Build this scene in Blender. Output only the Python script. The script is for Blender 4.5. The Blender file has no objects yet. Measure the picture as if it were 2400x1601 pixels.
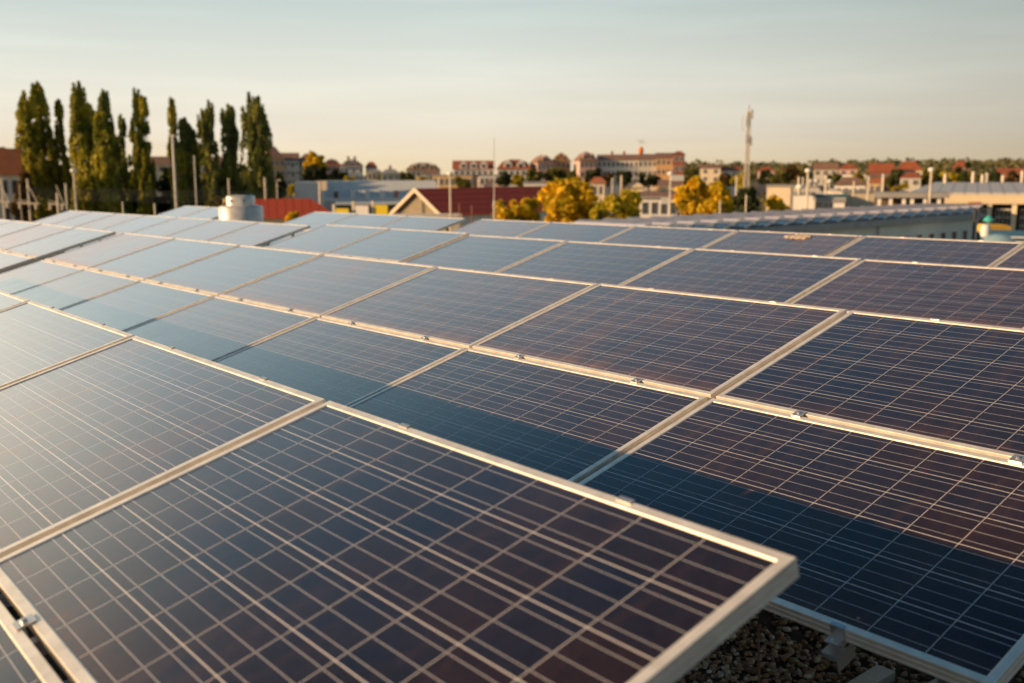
import bpy, bmesh, math, random
from mathutils import Vector, Matrix
random.seed(11)
scene = bpy.context.scene
COL = scene.collection
PI = math.pi

# ------------------------------------------------------------------ camera
FPX = 2390.458                      # focal length in pixels of a 2400 px wide frame
CX, CY = 1200.0, 800.5
RX = Vector((0.62745, 0.778656, -0.001311))
DN = Vector((0.125858, -0.103079, -0.986679))
FW = Vector((-0.768418, 0.618927, -0.162677))
CP = Vector((2.670435, -4.162207, 0.627141))
cam_d = bpy.data.cameras.new('camera')
cam = bpy.data.objects.new('camera', cam_d); COL.objects.link(cam)
M = Matrix(((RX.x, -DN.x, -FW.x, CP.x), (RX.y, -DN.y, -FW.y, CP.y), (RX.z, -DN.z, -FW.z, CP.z), (0, 0, 0, 1)))
cam.matrix_world = M
cam_d.sensor_width = 36.0
cam_d.lens = FPX / 2400 * 36
cam_d.clip_start = 0.05
cam_d.clip_end = 9000
cam_d.dof.use_dof = True
cam_d.dof.focus_distance = 4.0
cam_d.dof.aperture_fstop = 2.5
cam_d.dof.aperture_blades = 0
scene.camera = cam
scene.view_settings.view_transform = 'Standard'
scene.view_settings.look = 'None'
scene.view_settings.gamma = 1.0
scene.view_settings.exposure = 0.5

# ------------------------------------------------------------------ sky and sun
SUN_AZ = math.radians(25)           # turned from -y towards -x
SUN_EL = math.atan(0.303 * math.cos(SUN_AZ))
SDIR = Vector((-math.sin(SUN_AZ) * math.cos(SUN_EL), -math.cos(SUN_AZ) * math.cos(SUN_EL), math.sin(SUN_EL)))
world = bpy.data.worlds.new('World'); scene.world = world
world.use_nodes = True
wt = world.node_tree; wt.nodes.clear()


def wn(t, **k):
    n = wt.nodes.new(t)
    for a, b in k.items(): setattr(n, a, b)
    return n


sky = wn('ShaderNodeTexSky', sky_type='NISHITA', sun_disc=False)
sky.sun_elevation = SUN_EL
sky.sun_rotation = math.atan2(SDIR.x, SDIR.y)
sky.altitude = 100; sky.air_density = 1.2; sky.dust_density = 4.0; sky.ozone_density = 1.5
tc = wn('ShaderNodeTexCoord')
sep = wn('ShaderNodeSeparateXYZ'); wt.links.new(tc.outputs['Generated'], sep.inputs[0])
# evening air by elevation; brighter band added above the view for panel reflections
ramp = wn('ShaderNodeValToRGB')
wt.links.new(sep.outputs['Z'], ramp.inputs[0])
e = ramp.color_ramp.elements
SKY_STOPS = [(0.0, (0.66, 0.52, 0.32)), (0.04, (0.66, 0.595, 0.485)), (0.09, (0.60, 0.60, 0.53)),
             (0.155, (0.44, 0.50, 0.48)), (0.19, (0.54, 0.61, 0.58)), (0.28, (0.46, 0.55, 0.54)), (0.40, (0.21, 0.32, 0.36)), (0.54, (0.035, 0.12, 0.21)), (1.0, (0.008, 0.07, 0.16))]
e[0].position = 0.0; e[0].color = (*SKY_STOPS[0][1], 1)
e[1].position = 1.0; e[1].color = (*SKY_STOPS[-1][1], 1)
for p, c in SKY_STOPS[1:-1]:
    q = e.new(p); q.color = (*c, 1)
# brighter air on the side the sun is on
dot = wn('ShaderNodeVectorMath', operation='DOT_PRODUCT')
wt.links.new(tc.outputs['Generated'], dot.inputs[0])
dot.inputs[1].default_value = Vector((-0.985, 0.12, 0.1)).normalized()
mr = wn('ShaderNodeMapRange'); wt.links.new(dot.outputs['Value'], mr.inputs[0])
mr.inputs['From Min'].default_value = 0.42; mr.inputs['From Max'].default_value = 0.87
mr.inputs['To Min'].default_value = 0.55; mr.inputs['To Max'].default_value = 1.0
# faint high streaks of thin cloud
mp = wn('ShaderNodeMapping'); wt.links.new(tc.outputs['Generated'], mp.inputs[0])
mp.inputs['Scale'].default_value = (2.2, 2.2, 26)
nz = wn('ShaderNodeTexNoise'); wt.links.new(mp.outputs[0], nz.inputs['Vector'])
nz.inputs['Scale'].default_value = 1.6; nz.inputs['Detail'].default_value = 4
cr = wn('ShaderNodeMapRange'); wt.links.new(nz.outputs['Fac'], cr.inputs[0])
cr.inputs['From Min'].default_value = 0.45; cr.inputs['From Max'].default_value = 0.8
cr.inputs['To Min'].default_value = 1.0; cr.inputs['To Max'].default_value = 1.11
mu = wn('ShaderNodeMath', operation='MULTIPLY')
wt.links.new(mr.outputs[0], mu.inputs[0]); wt.links.new(cr.outputs[0], mu.inputs[1])
sc = wn('ShaderNodeVectorMath', operation='SCALE')
wt.links.new(ramp.outputs[0], sc.inputs[0]); wt.links.new(mu.outputs[0], sc.inputs['Scale'])
sc2 = wn('ShaderNodeVectorMath', operation='SCALE')
wt.links.new(sc.outputs[0], sc2.inputs[0]); sc2.inputs['Scale'].default_value = 10.0
# added sky glow left of the view, away from the sun, brightens panel reflections
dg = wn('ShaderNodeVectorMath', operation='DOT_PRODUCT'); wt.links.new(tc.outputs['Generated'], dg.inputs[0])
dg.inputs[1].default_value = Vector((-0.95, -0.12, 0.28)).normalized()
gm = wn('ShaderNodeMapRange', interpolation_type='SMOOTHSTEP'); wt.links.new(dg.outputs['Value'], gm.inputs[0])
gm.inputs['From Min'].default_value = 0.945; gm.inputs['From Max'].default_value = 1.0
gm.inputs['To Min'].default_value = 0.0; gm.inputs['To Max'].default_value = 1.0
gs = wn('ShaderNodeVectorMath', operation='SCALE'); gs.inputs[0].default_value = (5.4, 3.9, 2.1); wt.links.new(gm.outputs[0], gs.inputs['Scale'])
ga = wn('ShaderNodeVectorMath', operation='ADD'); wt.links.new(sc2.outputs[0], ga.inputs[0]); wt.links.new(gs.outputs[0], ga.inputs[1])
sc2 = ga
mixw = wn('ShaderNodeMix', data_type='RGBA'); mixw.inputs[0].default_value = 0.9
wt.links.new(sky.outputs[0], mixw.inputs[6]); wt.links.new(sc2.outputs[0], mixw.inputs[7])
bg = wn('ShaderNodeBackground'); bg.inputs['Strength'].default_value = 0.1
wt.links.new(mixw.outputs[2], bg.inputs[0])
wo = wn('ShaderNodeOutputWorld'); wt.links.new(bg.outputs[0], wo.inputs[0])

sun_d = bpy.data.lights.new('sun', 'SUN'); sun_d.energy = 5.0; sun_d.angle = math.radians(0.5)
sun_d.color = (1.0, 0.62, 0.31)
sun = bpy.data.objects.new('sun', sun_d); COL.objects.link(sun)
sun.rotation_euler = SDIR.to_track_quat('Z', 'Y').to_euler()
sun.location = (0, 0, 60)


# ------------------------------------------------------------------ placing things
def at(X, Y, D):
    """point seen at photo pixel X, Y whose horizontal distance along the view is D metres"""
    d = RX * ((X - CX) / FPX) + DN * ((Y - CY) / FPX) + FW
    h = (d.x * FW.x + d.y * FW.y) / math.hypot(FW.x, FW.y)
    return CP + d * (D / h)


GZ = -9.0                            # ground level, well below the roof
RZ = -0.93                           # gravel level of our roof
HR = Vector((RX.x, RX.y, 0)).normalized()
HF = Vector((FW.x, FW.y, 0)).normalized()
FACE = math.atan2(HR.y, HR.x)        # yaw of a thing whose front faces us


# ------------------------------------------------------------------ materials
def node_mat(name):
    m = bpy.data.materials.new(name); m.use_nodes = True
    nt = m.node_tree; nt.nodes.clear()
    o = nt.nodes.new('ShaderNodeOutputMaterial')
    b = nt.nodes.new('ShaderNodeBsdfPrincipled')
    nt.links.new(b.outputs[0], o.inputs[0])
    return m, nt, b, o


def mat(name, c, rough=0.8, var=0.18, scale=1.5, metal=0.0, bump=0.0, c2=None, bscale=None, spec=0.5, stripe=None):
    m, nt, b, o = node_mat(name)
    t = nt.nodes.new('ShaderNodeTexCoord')
    n = nt.nodes.new('ShaderNodeTexNoise'); n.inputs['Scale'].default_value = scale
    n.inputs['Detail'].default_value = 5; n.inputs['Roughness'].default_value = 0.65
    nt.links.new(t.outputs['Object'], n.inputs['Vector'])
    r = nt.nodes.new('ShaderNodeValToRGB'); nt.links.new(n.outputs['Fac'], r.inputs[0])
    r.color_ramp.elements[0].position = 0.3; r.color_ramp.elements[1].position = 0.7
    lo = [max(0, v * (1 - var)) for v in c] if c2 is None else c2
    hi = [min(1, v * (1 + var)) for v in c] if c2 is None else c
    r.color_ramp.elements[0].color = (*lo, 1); r.color_ramp.elements[1].color = (*hi, 1)
    out = r.outputs[0]
    if stripe:
        ax, per, dark = stripe
        s = nt.nodes.new('ShaderNodeSeparateXYZ'); nt.links.new(t.outputs['Object'], s.inputs[0])
        a = nt.nodes.new('ShaderNodeMath'); a.operation = 'MULTIPLY'; a.inputs[1].default_value = 2 * PI / per
        nt.links.new(s.outputs[ax], a.inputs[0])
        q = nt.nodes.new('ShaderNodeMath'); q.operation = 'SINE'; nt.links.new(a.outputs[0], q.inputs[0])
        w = nt.nodes.new('ShaderNodeMapRange'); nt.links.new(q.outputs[0], w.inputs[0])
        w.inputs['From Min'].default_value = 0.6; w.inputs['From Max'].default_value = 0.95
        mx = nt.nodes.new('ShaderNodeMix'); mx.data_type = 'RGBA'
        nt.links.new(w.outputs[0], mx.inputs[0]); nt.links.new(out, mx.inputs[6])
        mx.inputs[7].default_value = (*[v * dark for v in c], 1)
        out = mx.outputs[2]
    nt.links.new(out, b.inputs['Base Color'])
    b.inputs['Roughness'].default_value = rough; b.inputs['Metallic'].default_value = metal
    b.inputs['Specular IOR Level'].default_value = spec
    if bump:
        n2 = nt.nodes.new('ShaderNodeTexNoise'); n2.inputs['Scale'].default_value = bscale or scale * 4
        nt.links.new(t.outputs['Object'], n2.inputs['Vector'])
        bp = nt.nodes.new('ShaderNodeBump'); bp.inputs['Strength'].default_value = bump
        nt.links.new(n2.outputs['Fac'], bp.inputs['Height']); nt.links.new(bp.outputs[0], b.inputs['Normal'])
    return m


def leaf_mat(name, c, c2, trans=0.3, scale=0.6):
    m, nt, b, o = node_mat(name)
    t = nt.nodes.new('ShaderNodeTexCoord')
    n = nt.nodes.new('ShaderNodeTexNoise'); n.inputs['Scale'].default_value = scale; n.inputs['Detail'].default_value = 3
    nt.links.new(t.outputs['Object'], n.inputs['Vector'])
    r = nt.nodes.new('ShaderNodeValToRGB'); nt.links.new(n.outputs['Fac'], r.inputs[0])
    r.color_ramp.elements[0].position = 0.35; r.color_ramp.elements[1].position = 0.65
    r.color_ramp.elements[0].color = (*c2, 1); r.color_ramp.elements[1].color = (*c, 1)
    nt.links.new(r.outputs[0], b.inputs['Base Color'])
    b.inputs['Roughness'].default_value = 0.6; b.inputs['Specular IOR Level'].default_value = 0.25
    tr = nt.nodes.new('ShaderNodeBsdfTranslucent'); nt.links.new(r.outputs[0], tr.inputs[0])
    mx = nt.nodes.new('ShaderNodeMixShader'); mx.inputs[0].default_value = trans
    nt.links.new(b.outputs[0], mx.inputs[1]); nt.links.new(tr.outputs[0], mx.inputs[2])
    nt.links.new(mx.outputs[0], o.inputs[0])
    return m


def panel_mat():
    """polycrystalline module under dusty textured glass; local x along the long side, y along the short side"""
    m, nt, b, o = node_mat('solar_cells')
    L = nt.links.new

    def math_(op, a, c=None, v=None):
        n = nt.nodes.new('ShaderNodeMath'); n.operation = op
        for i, s in enumerate((a, c, v)):
            if s is None: continue
            if isinstance(s, (int, float)): n.inputs[i].default_value = s
            else: L(s, n.inputs[i])
        return n.outputs[0]
    t = nt.nodes.new('ShaderNodeTexCoord')
    s = nt.nodes.new('ShaderNodeSeparateXYZ'); L(t.outputs['Object'], s.inputs[0])
    cx = math_('DIVIDE', math_('SUBTRACT', s.outputs[0], 0.020), 0.1602)
    cy = math_('DIVIDE', math_('SUBTRACT', s.outputs[1], 0.024), 0.157)
    fx = math_('FRACT', cx); fy = math_('FRACT', cy)
    dx = math_('ABSOLUTE', math_('SUBTRACT', fx, 0.5)); dy = math_('ABSOLUTE', math_('SUBTRACT', fy, 0.5))
    gx = math_('GREATER_THAN', dx, 0.5 - 0.0058)
    gy = math_('GREATER_THAN', dy, 0.5 - 0.0088)
    bb = math_('LESS_THAN', math_('ABSOLUTE', math_('SUBTRACT', math_('FRACT', math_('MULTIPLY', fy, 3.0)), 0.5)), 0.0165)
    bb = math_('MULTIPLY', bb, math_('LESS_THAN', dx, 0.475))
    inside = math_('MULTIPLY', math_('MULTIPLY', math_('GREATER_THAN', cx, 0.03), math_('LESS_THAN', cx, 9.97)),
                   math_('MULTIPLY', math_('GREATER_THAN', cy, 0.03), math_('LESS_THAN', cy, 5.97)))
    gap = math_('MULTIPLY', math_('MAXIMUM', gx, gy), inside)
    # every cell its own tone
    oi = nt.nodes.new('ShaderNodeObjectInfo')
    cv = nt.nodes.new('ShaderNodeCombineXYZ')
    L(math_('FLOOR', cx), cv.inputs[0]); L(math_('FLOOR', cy), cv.inputs[1]); L(math_('MULTIPLY', oi.outputs['Random'], 91.7), cv.inputs[2])
    wnz = nt.nodes.new('ShaderNodeTexWhiteNoise'); L(cv.outputs[0], wnz.inputs['Vector'])
    cr = nt.nodes.new('ShaderNodeValToRGB'); L(wnz.outputs['Value'], cr.inputs[0])
    e = cr.color_ramp.elements
    e[0].position = 0; e[0].color = (0.002, 0.005, 0.015, 1)
    e[1].position = 1; e[1].color = (0.010, 0.005, 0.006, 1)
    q = e.new(0.35); q.color = (0.003, 0.006, 0.016, 1)
    q = e.new(0.6); q.color = (0.007, 0.005, 0.009, 1)
    # crystal grains
    vo = nt.nodes.new('ShaderNodeTexVoronoi'); vo.inputs['Scale'].default_value = 85
    L(t.outputs['Object'], vo.inputs['Vector'])
    hs = nt.nodes.new('ShaderNodeSeparateColor'); L(vo.outputs['Color'], hs.inputs[0])
    gr = nt.nodes.new('ShaderNodeMapRange'); L(hs.outputs[0], gr.inputs[0])
    gr.inputs['To Min'].default_value = 0.6; gr.inputs['To Max'].default_value = 1.45
    mg = nt.nodes.new('ShaderNodeVectorMath'); mg.operation = 'SCALE'; L(cr.outputs[0], mg.inputs[0]); L(gr.outputs[0], mg.inputs['Scale'])
    m1 = nt.nodes.new('ShaderNodeMix'); m1.data_type = 'RGBA'; L(bb, m1.inputs[0]); L(mg.outputs[0], m1.inputs[6])
    m1.inputs[7].default_value = (0.50, 0.52, 0.55, 1)
    m2 = nt.nodes.new('ShaderNodeMix'); m2.data_type = 'RGBA'; L(gap, m2.inputs[0]); L(m1.outputs[2], m2.inputs[6])
    m2.inputs[7].default_value = (0.70, 0.70, 0.70, 1)
    L(m2.outputs[2], b.inputs['Base Color'])
    b.inputs['Roughness'].default_value = 0.24
    b.inputs['IOR'].default_value = 1.5
    b.inputs['Specular IOR Level'].default_value = 0.16
    # settled dust: warm grey film with smears
    ad = nt.nodes.new('ShaderNodeVectorMath'); ad.operation = 'ADD'; L(t.outputs['Object'], ad.inputs[0]); L(oi.outputs['Location'], ad.inputs[1])
    n1 = nt.nodes.new('ShaderNodeTexNoise'); n1.inputs['Scale'].default_value = 2.2; n1.inputs['Detail'].default_value = 6; n1.inputs['Roughness'].default_value = 0.7
    L(ad.outputs[0], n1.inputs['Vector'])
    n2 = nt.nodes.new('ShaderNodeTexNoise'); n2.inputs['Scale'].default_value = 26; n2.inputs['Detail'].default_value = 3
    L(ad.outputs[0], n2.inputs['Vector'])
    # bird droppings and dried rain specks
    v2 = nt.nodes.new('ShaderNodeTexVoronoi'); v2.inputs['Scale'].default_value = 7; L(ad.outputs[0], v2.inputs['Vector'])
    h2 = nt.nodes.new('ShaderNodeSeparateColor'); L(v2.outputs['Color'], h2.inputs[0])
    sp = math_('MULTIPLY', math_('LESS_THAN', v2.outputs['Distance'], math_('MULTIPLY', h2.outputs[1], 0.045)), math_('GREATER_THAN', h2.outputs[0], 0.8))
    d0 = nt.nodes.new('ShaderNodeMapRange'); L(n1.outputs['Fac'], d0.inputs[0])
    d0.inputs['From Min'].default_value = 0.38; d0.inputs['From Max'].default_value = 0.72
    d0.inputs['To Min'].default_value = 0.008; d0.inputs['To Max'].default_value = 0.020
    # silt that rain leaves along the lower frame, and run marks
    ed = nt.nodes.new('ShaderNodeMapRange'); L(s.outputs[1], ed.inputs[0])
    ed.inputs['From Min'].default_value = 0.13; ed.inputs['From Max'].default_value = 0.025
    ed.inputs['To Min'].default_value = 0.0; ed.inputs['To Max'].default_value = 0.04
    mp3 = nt.nodes.new('ShaderNodeMapping'); mp3.inputs['Scale'].default_value = (14, 1.3, 1); L(ad.outputs[0], mp3.inputs[0])
    n3 = nt.nodes.new('ShaderNodeTexNoise'); n3.inputs['Scale'].default_value = 1.6; n3.inputs['Detail'].default_value = 4; L(mp3.outputs[0], n3.inputs['Vector'])
    rs = nt.nodes.new('ShaderNodeMapRange'); L(n3.outputs['Fac'], rs.inputs[0]); rs.inputs['From Min'].default_value = 0.52; rs.inputs['From Max'].default_value = 0.75
    rs.inputs['To Min'].default_value = 0.0; rs.inputs['To Max'].default_value = 0.014
    d0o = math_('ADD', math_('ADD', d0.outputs[0], rs.outputs[0]), math_('MULTIPLY', ed.outputs[0], n3.outputs['Fac']))
    d0o = math_('MULTIPLY', d0o, math_('MULTIPLY_ADD', oi.outputs['Random'], 0.9, 0.6))
    dn = math_('MULTIPLY', d0o, math_('MULTIPLY_ADD', n2.outputs['Fac'], 0.8, 0.6))
    lw = nt.nodes.new('ShaderNodeLayerWeight'); lw.inputs['Blend'].default_value = 0.5
    cs = math_('MAXIMUM', math_('SUBTRACT', 1.0, lw.outputs['Facing']), 0.09)   # a thin film covers more at a slant
    dn = math_('MINIMUM', math_('DIVIDE', dn, cs), 0.35)
    dust = math_('MAXIMUM', dn, math_('MULTIPLY', sp, 0.45))
    df = nt.nodes.new('ShaderNodeBsdfDiffuse'); df.inputs[0].default_value = (0.78, 0.38, 0.20, 1)
    gl = nt.nodes.new('ShaderNodeBsdfGlossy'); gl.inputs['Roughness'].default_value = 0.2; gl.inputs['Color'].default_value = (0.95, 0.97, 1, 1)
    gf = math_('MULTIPLY', math_('POWER', math_('MINIMUM', math_('MAXIMUM', lw.outputs['Facing'], 0.0), 1.0), 3.9), 1.35)   # glass film
    gx_ = nt.nodes.new('ShaderNodeMixShader'); L(gf, gx_.inputs[0]); L(b.outputs[0], gx_.inputs[1]); L(gl.outputs[0], gx_.inputs[2])
    mx = nt.nodes.new('ShaderNodeMixShader'); L(dust, mx.inputs[0]); L(gx_.outputs[0], mx.inputs[1]); L(df.outputs[0], mx.inputs[2])
    L(mx.outputs[0], o.inputs[0])
    b.inputs['Sheen Weight'].default_value = 0.0
    b.inputs['Sheen Roughness'].default_value = 0.35
    b.inputs['Sheen Tint'].default_value = (1.0, 0.85, 0.72, 1)
    return m


CELLS = panel_mat()
ALU = mat('anodised_aluminium', (0.85, 0.80, 0.72), rough=0.38, var=0.2, scale=11, metal=0.45)
ALU2 = mat('clamp_aluminium', (0.62, 0.61, 0.60), rough=0.35, var=0.12, scale=20, metal=0.8)
STEEL = mat('galvanised_steel', (0.60, 0.60, 0.58), rough=0.5, var=0.2, scale=5, metal=0.6)
ZINC = mat('dull_zinc_rail', (0.38, 0.39, 0.40), rough=0.5, var=0.2, scale=12, metal=0.6)
BLACKP = mat('black_plastic', (0.02, 0.02, 0.02), rough=0.5)
CONC = mat('concrete_post', (0.64, 0.59, 0.50), rough=0.9, var=0.15, scale=3, bump=0.2)
GALV = mat('painted_pole_metal', (0.55, 0.55, 0.54), rough=0.5, var=0.1, scale=2, metal=0.2)
WHITE = mat('white_paint', (0.78, 0.77, 0.74), rough=0.6, var=0.08)
FARGLASS = mat('distant_window_glass', (0.13, 0.13, 0.14), rough=0.3, var=0.4, scale=0.3)
GLASS = mat('dark_window_glass', (0.035, 0.045, 0.06), rough=0.12, var=0.3, scale=0.8, spec=0.9)
GRAVEL = mat('roof_gravel_base', (0.10, 0.08, 0.06), rough=0.95, var=0.5, scale=40, bump=0.9, bscale=90, c2=(0.03, 0.024, 0.018))


# ------------------------------------------------------------------ mesh helpers
class MB:
    def __init__(s): s.v = []; s.f = []; s.m = []; s.k = 0
    def add(s, vs, fs):
        o = len(s.v); s.v += [tuple(p) for p in vs]; s.f += [tuple(i + o for i in f) for f in fs]; s.m += [s.k] * len(fs); return s
    def box(s, x0, x1, y0, y1, z0, z1, T=None):
        vs = [Vector((x, y, z)) for z in (z0, z1) for x, y in ((x0, y0), (x1, y0), (x1, y1), (x0, y1))]
        if T is not None: vs = [T @ p for p in vs]
        return s.add(vs, [(3, 2, 1, 0), (4, 5, 6, 7), (0, 1, 5, 4), (1, 2, 6, 5), (2, 3, 7, 6), (3, 0, 4, 7)])
    def tube(s, pts, r, n=8, cap=True):
        pts = [Vector(p) for p in pts]; rs = r if isinstance(r, (list, tuple)) else [r] * len(pts)
        rings = []
        for i, p in enumerate(pts):
            d = (pts[min(i + 1, len(pts) - 1)] - pts[max(i - 1, 0)]).normalized()
            a = d.cross(Vector((0, 0, 1)) if abs(d.z) < 0.9 else Vector((1, 0, 0))).normalized(); b = d.cross(a)
            rings.append([p + (a * math.cos(2 * PI * k / n) + b * math.sin(2 * PI * k / n)) * rs[i] for k in range(n)])
        vs = [q for g in rings for q in g]; fs = []
        for i in range(len(pts) - 1):
            for k in range(n): fs.append((i * n + k, i * n + (k + 1) % n, (i + 1) * n + (k + 1) % n, (i + 1) * n + k))
        if cap: fs.append(tuple(range(n - 1, -1, -1))); fs.append(tuple((len(pts) - 1) * n + k for k in range(n)))
        return s.add(vs, fs)
    def lathe(s, prof, n=20, c=(0, 0, 0)):
        vs = [(c[0] + r * math.cos(2 * PI * k / n), c[1] + r * math.sin(2 * PI * k / n), c[2] + z) for r, z in prof for k in range(n)]
        fs = [(i * n + k, i * n + (k + 1) % n, (i + 1) * n + (k + 1) % n, (i + 1) * n + k) for i in range(len(prof) - 1) for k in range(n)]
        fs.append(tuple(range(n - 1, -1, -1))); fs.append(tuple((len(prof) - 1) * n + k for k in range(n)))
        return s.add(vs, fs)
    def mesh(s, name, mats):
        me = bpy.data.meshes.new(name); me.from_pydata(s.v, [], s.f)
        for m in (mats if isinstance(mats, (list, tuple)) else [mats]): me.materials.append(m)
        if isinstance(mats, (list, tuple)) and len(mats) > 1: me.polygons.foreach_set('material_index', s.m)
        me.update(); return me
    def build(s, name, mats, parent=None, smooth=False, loc=None):
        me = s.mesh(name, mats)
        if smooth: me.shade_smooth()
        return link(name, me, parent, loc)


def link(name, me, parent=None, loc=None):
    o = bpy.data.objects.new(name, me); COL.objects.link(o)
    if parent is not None: o.parent = parent
    if loc is not None: o.location = loc
    return o


def tag(o, label=None, cat=None, group=None, kind=None):
    if label: o['label'] = label
    if cat: o['category'] = cat
    if group: o['group'] = group
    if kind: o['kind'] = kind
    return o


def empty(name, loc, yaw=0.0):
    o = bpy.data.objects.new(name, None); COL.objects.link(o)
    o.empty_display_size = 0.3; o.location = loc; o.rotation_euler = (0, 0, yaw); return o


def copy_tree(o, parent=None):
    c = o.copy(); COL.objects.link(c)
    if parent is not None: c.parent = parent
    for ch in list(o.children): copy_tree(ch, c)
    return c


ORD = ['first', 'second', 'third', 'fourth', 'fifth', 'sixth', 'seventh', 'eighth', 'ninth', 'tenth']

# ------------------------------------------------------------------ ground, hills, our roof
g = MB(); g.add([(-4500, -4500, GZ), (4500, -4500, GZ), (4500, 4500, GZ), (-4500, 4500, GZ)], [(0, 1, 2, 3)])
o = g.build('ground', mat('dry_ground', (0.09, 0.085, 0.045), rough=1, var=0.4, scale=0.02, c2=(0.13, 0.10, 0.06)))
tag(o, kind='structure')

T = 0.280974
PITCH = 2.745144
RT = MB(); RT.box(-25.5, 7.5, -9.5, 8.3, GZ, RZ)
tag(RT.build('roof_deck', [GRAVEL]), kind='structure')

# ------------------------------------------------------------------ solar panels
PW, PH, LIP = 1.642, 0.99, 0.026


def ring_mesh():
    b = MB()
    prof = [(LIP, -0.004), (LIP, -0.003), (LIP - 0.003, 0.0), (0.0012, 0.0), (0.0, -0.0012), (0.0, -0.0125), (0.0012, -0.0135),
            (0.0012, -0.0155), (0.0, -0.0165), (0.0, -0.030), (0.0012, -0.031), (0.0012, -0.033), (0.0, -0.034), (0.0, -0.040), (0.020, -0.040)]
    vs = []; fs = []
    for i, z in prof: vs += [(i, i, z), (PW - i, i, z), (PW - i, PH - i, z), (i, PH - i, z)]
    for k in range(len(prof) - 1):
        for j in range(4):
            fs.append((k * 4 + j, k * 4 + (j + 1) % 4, (k + 1) * 4 + (j + 1) % 4, (k + 1) * 4 + j))
    b.add(vs, fs); return b.mesh('frame', ALU)


def sheet_mesh():
    b = MB(); i = LIP - 0.001
    b.box(i, PW - i, i, PH - i, -0.010, -0.0035); return b.mesh('cell_sheet', CELLS)


def mid_clamp(x):
    b = MB()
    b.box(x - 0.020, x + 0.020, PH - 0.010, PH + 0.032, 0.0008, 0.0045)
    b.box(x - 0.020, x + 0.020, PH + 0.004, PH + 0.006, -0.03, 0.0008)
    b.lathe([(0.0065, 0.0045), (0.0065, 0.0105), (0.004, 0.0115)], 8, (x, PH + 0.011, 0))
    return b.mesh('clamp', ALU2)


def end_clamp(x, top=True):
    b = MB(); e = PH if top else 0.0; s = 1 if top else -1
    y = [e - s * 0.010, e + s * 0.004]; b.box(x - 0.02, x + 0.02, min(y), max(y), 0.0008, 0.0035)
    y = [e + s * 0.0015, e + s * 0.0045]; b.box(x - 0.02, x + 0.02, min(y), max(y), -0.052, 0.0008)
    y = [e + s * 0.0045, e + s * 0.036]; b.box(x - 0.02, x + 0.02, min(y), max(y), -0.034, -0.030)
    b.lathe([(0.0065, -0.030), (0.0065, -0.024), (0.004, -0.023)], 8, (x, e + s * 0.02, 0))
    return b.mesh('clamp', ALU2)


def low_bracket(x):
    b = MB()
    b.box(x - 0.024, x + 0.020, -0.048, -0.002, -0.060, -0.057)
    b.box(x - 0.024, x + 0.020, -0.051, -0.048, -0.072, -0.057)
    b.box(x + 0.020, x + 0.023, -0.048, 0.03, -0.105, -0.057)
    b.box(x - 0.014, x + 0.014, -0.010, 0.05, -0.056, -0.0405)
    return b.mesh('bracket', ALU2)


FRAME, SHEET = ring_mesh(), sheet_mesh()
CLAMP_M = [mid_clamp(PW * 0.25), mid_clamp(PW * 0.75)]
CLAMP_E = [end_clamp(PW * 0.25), end_clamp(PW * 0.75)]
CLAMP_L = [end_clamp(PW * 0.25, False), end_clamp(PW * 0.75, False)]
BRACK = [low_bracket(PW * 0.25), low_bracket(PW * 0.75)]
LEADS = MB().tube([(0.5, 0.9, -0.05), (0.55, 0.85, -0.11), (0.8, 0.8, -0.13), (1.0, 0.85, -0.06)], 0.003, 6).mesh('cable', BLACKP)


def make_panel(tier):
    r = empty('solar_module', (0, 0, 0))
    link('frame', FRAME, r); link('cell_sheet', SHEET, r)
    for k in range(2):
        link('clamp', CLAMP_M[k] if tier == 'lower' else CLAMP_E[k], r)
        if tier == 'lower':
            link('clamp', CLAMP_L[k], r); link('bracket', BRACK[k], r)
    return r


ROWS = [dict(a=-0.036308, b=0.006136, du=0.0205, dh=0.01396, n='nearest'),
        dict(a=0.0, b=0.007644, du=0.0, dh=0.0, n='second'),
        dict(a=0.001752, b=0.009217, du=-0.0025, dh=0.00924, n='third'),
        dict(a=-0.001903, b=0.006739, du=-0.0452, dh=0.00236, n='farthest')]
PROTO = {'lower': make_panel('lower'), 'upper': make_panel('upper')}
USED = {'lower': False, 'upper': False}
rnd = random.Random(5)
GROUPS = {0: [(1.66, 7, 'right')], 1: [(1.66, 7, 'right'), (-10.38, 7, 'left')],
          2: [(1.66, 7, 'right'), (-10.49, 7, 'left')], 3: [(1.66, 7, 'right'), (-10.44, 3, 'middle'), (-18.83, 2, 'left')]}
RACKS = []
for k in range(4):
    R_ = ROWS[k]
    for (ur, n, side) in GROUPS[k]:
        RACKS.append((k, ur, n, side))
        for c in range(n):
            jz = rnd.uniform(-0.002, 0.002)
            for tier in ('upper', 'lower'):
                v0 = 0.0175 if tier == 'upper' else -0.9925
                u0 = ur - 0.004 - PW - c * 1.67
                h = (k - 1) * PITCH + R_['dh'] + (v0 - 1.0075) * math.cos(T)
                z = R_['a'] + R_['b'] * (u0 + 0.8) + (v0 - 1.0075) * math.sin(T) + jz
                if not USED[tier]: p = PROTO[tier]; USED[tier] = True
                else: p = copy_tree(PROTO[tier])
                z -= R_['b'] * 0.8
                if k == 2 and side == 'right' and c >= 5: z += 0.022        # this end of the rack sits a little proud
                p.location = (u0 + R_['du'], h, z)
                p.rotation_euler = (T + rnd.uniform(-0.0012, 0.0012), -R_['b'] + rnd.uniform(-0.0008, 0.0008), 0)
                where = '' if k == 0 else f' of {side} rack'
                lab = f"solar panel, {tier} tier of {R_['n']} row, {ORD[c]} from right end{where}"
                tag(p, lab, 'solar panel', 'tilted solar panels on the gravel roof')

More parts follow.
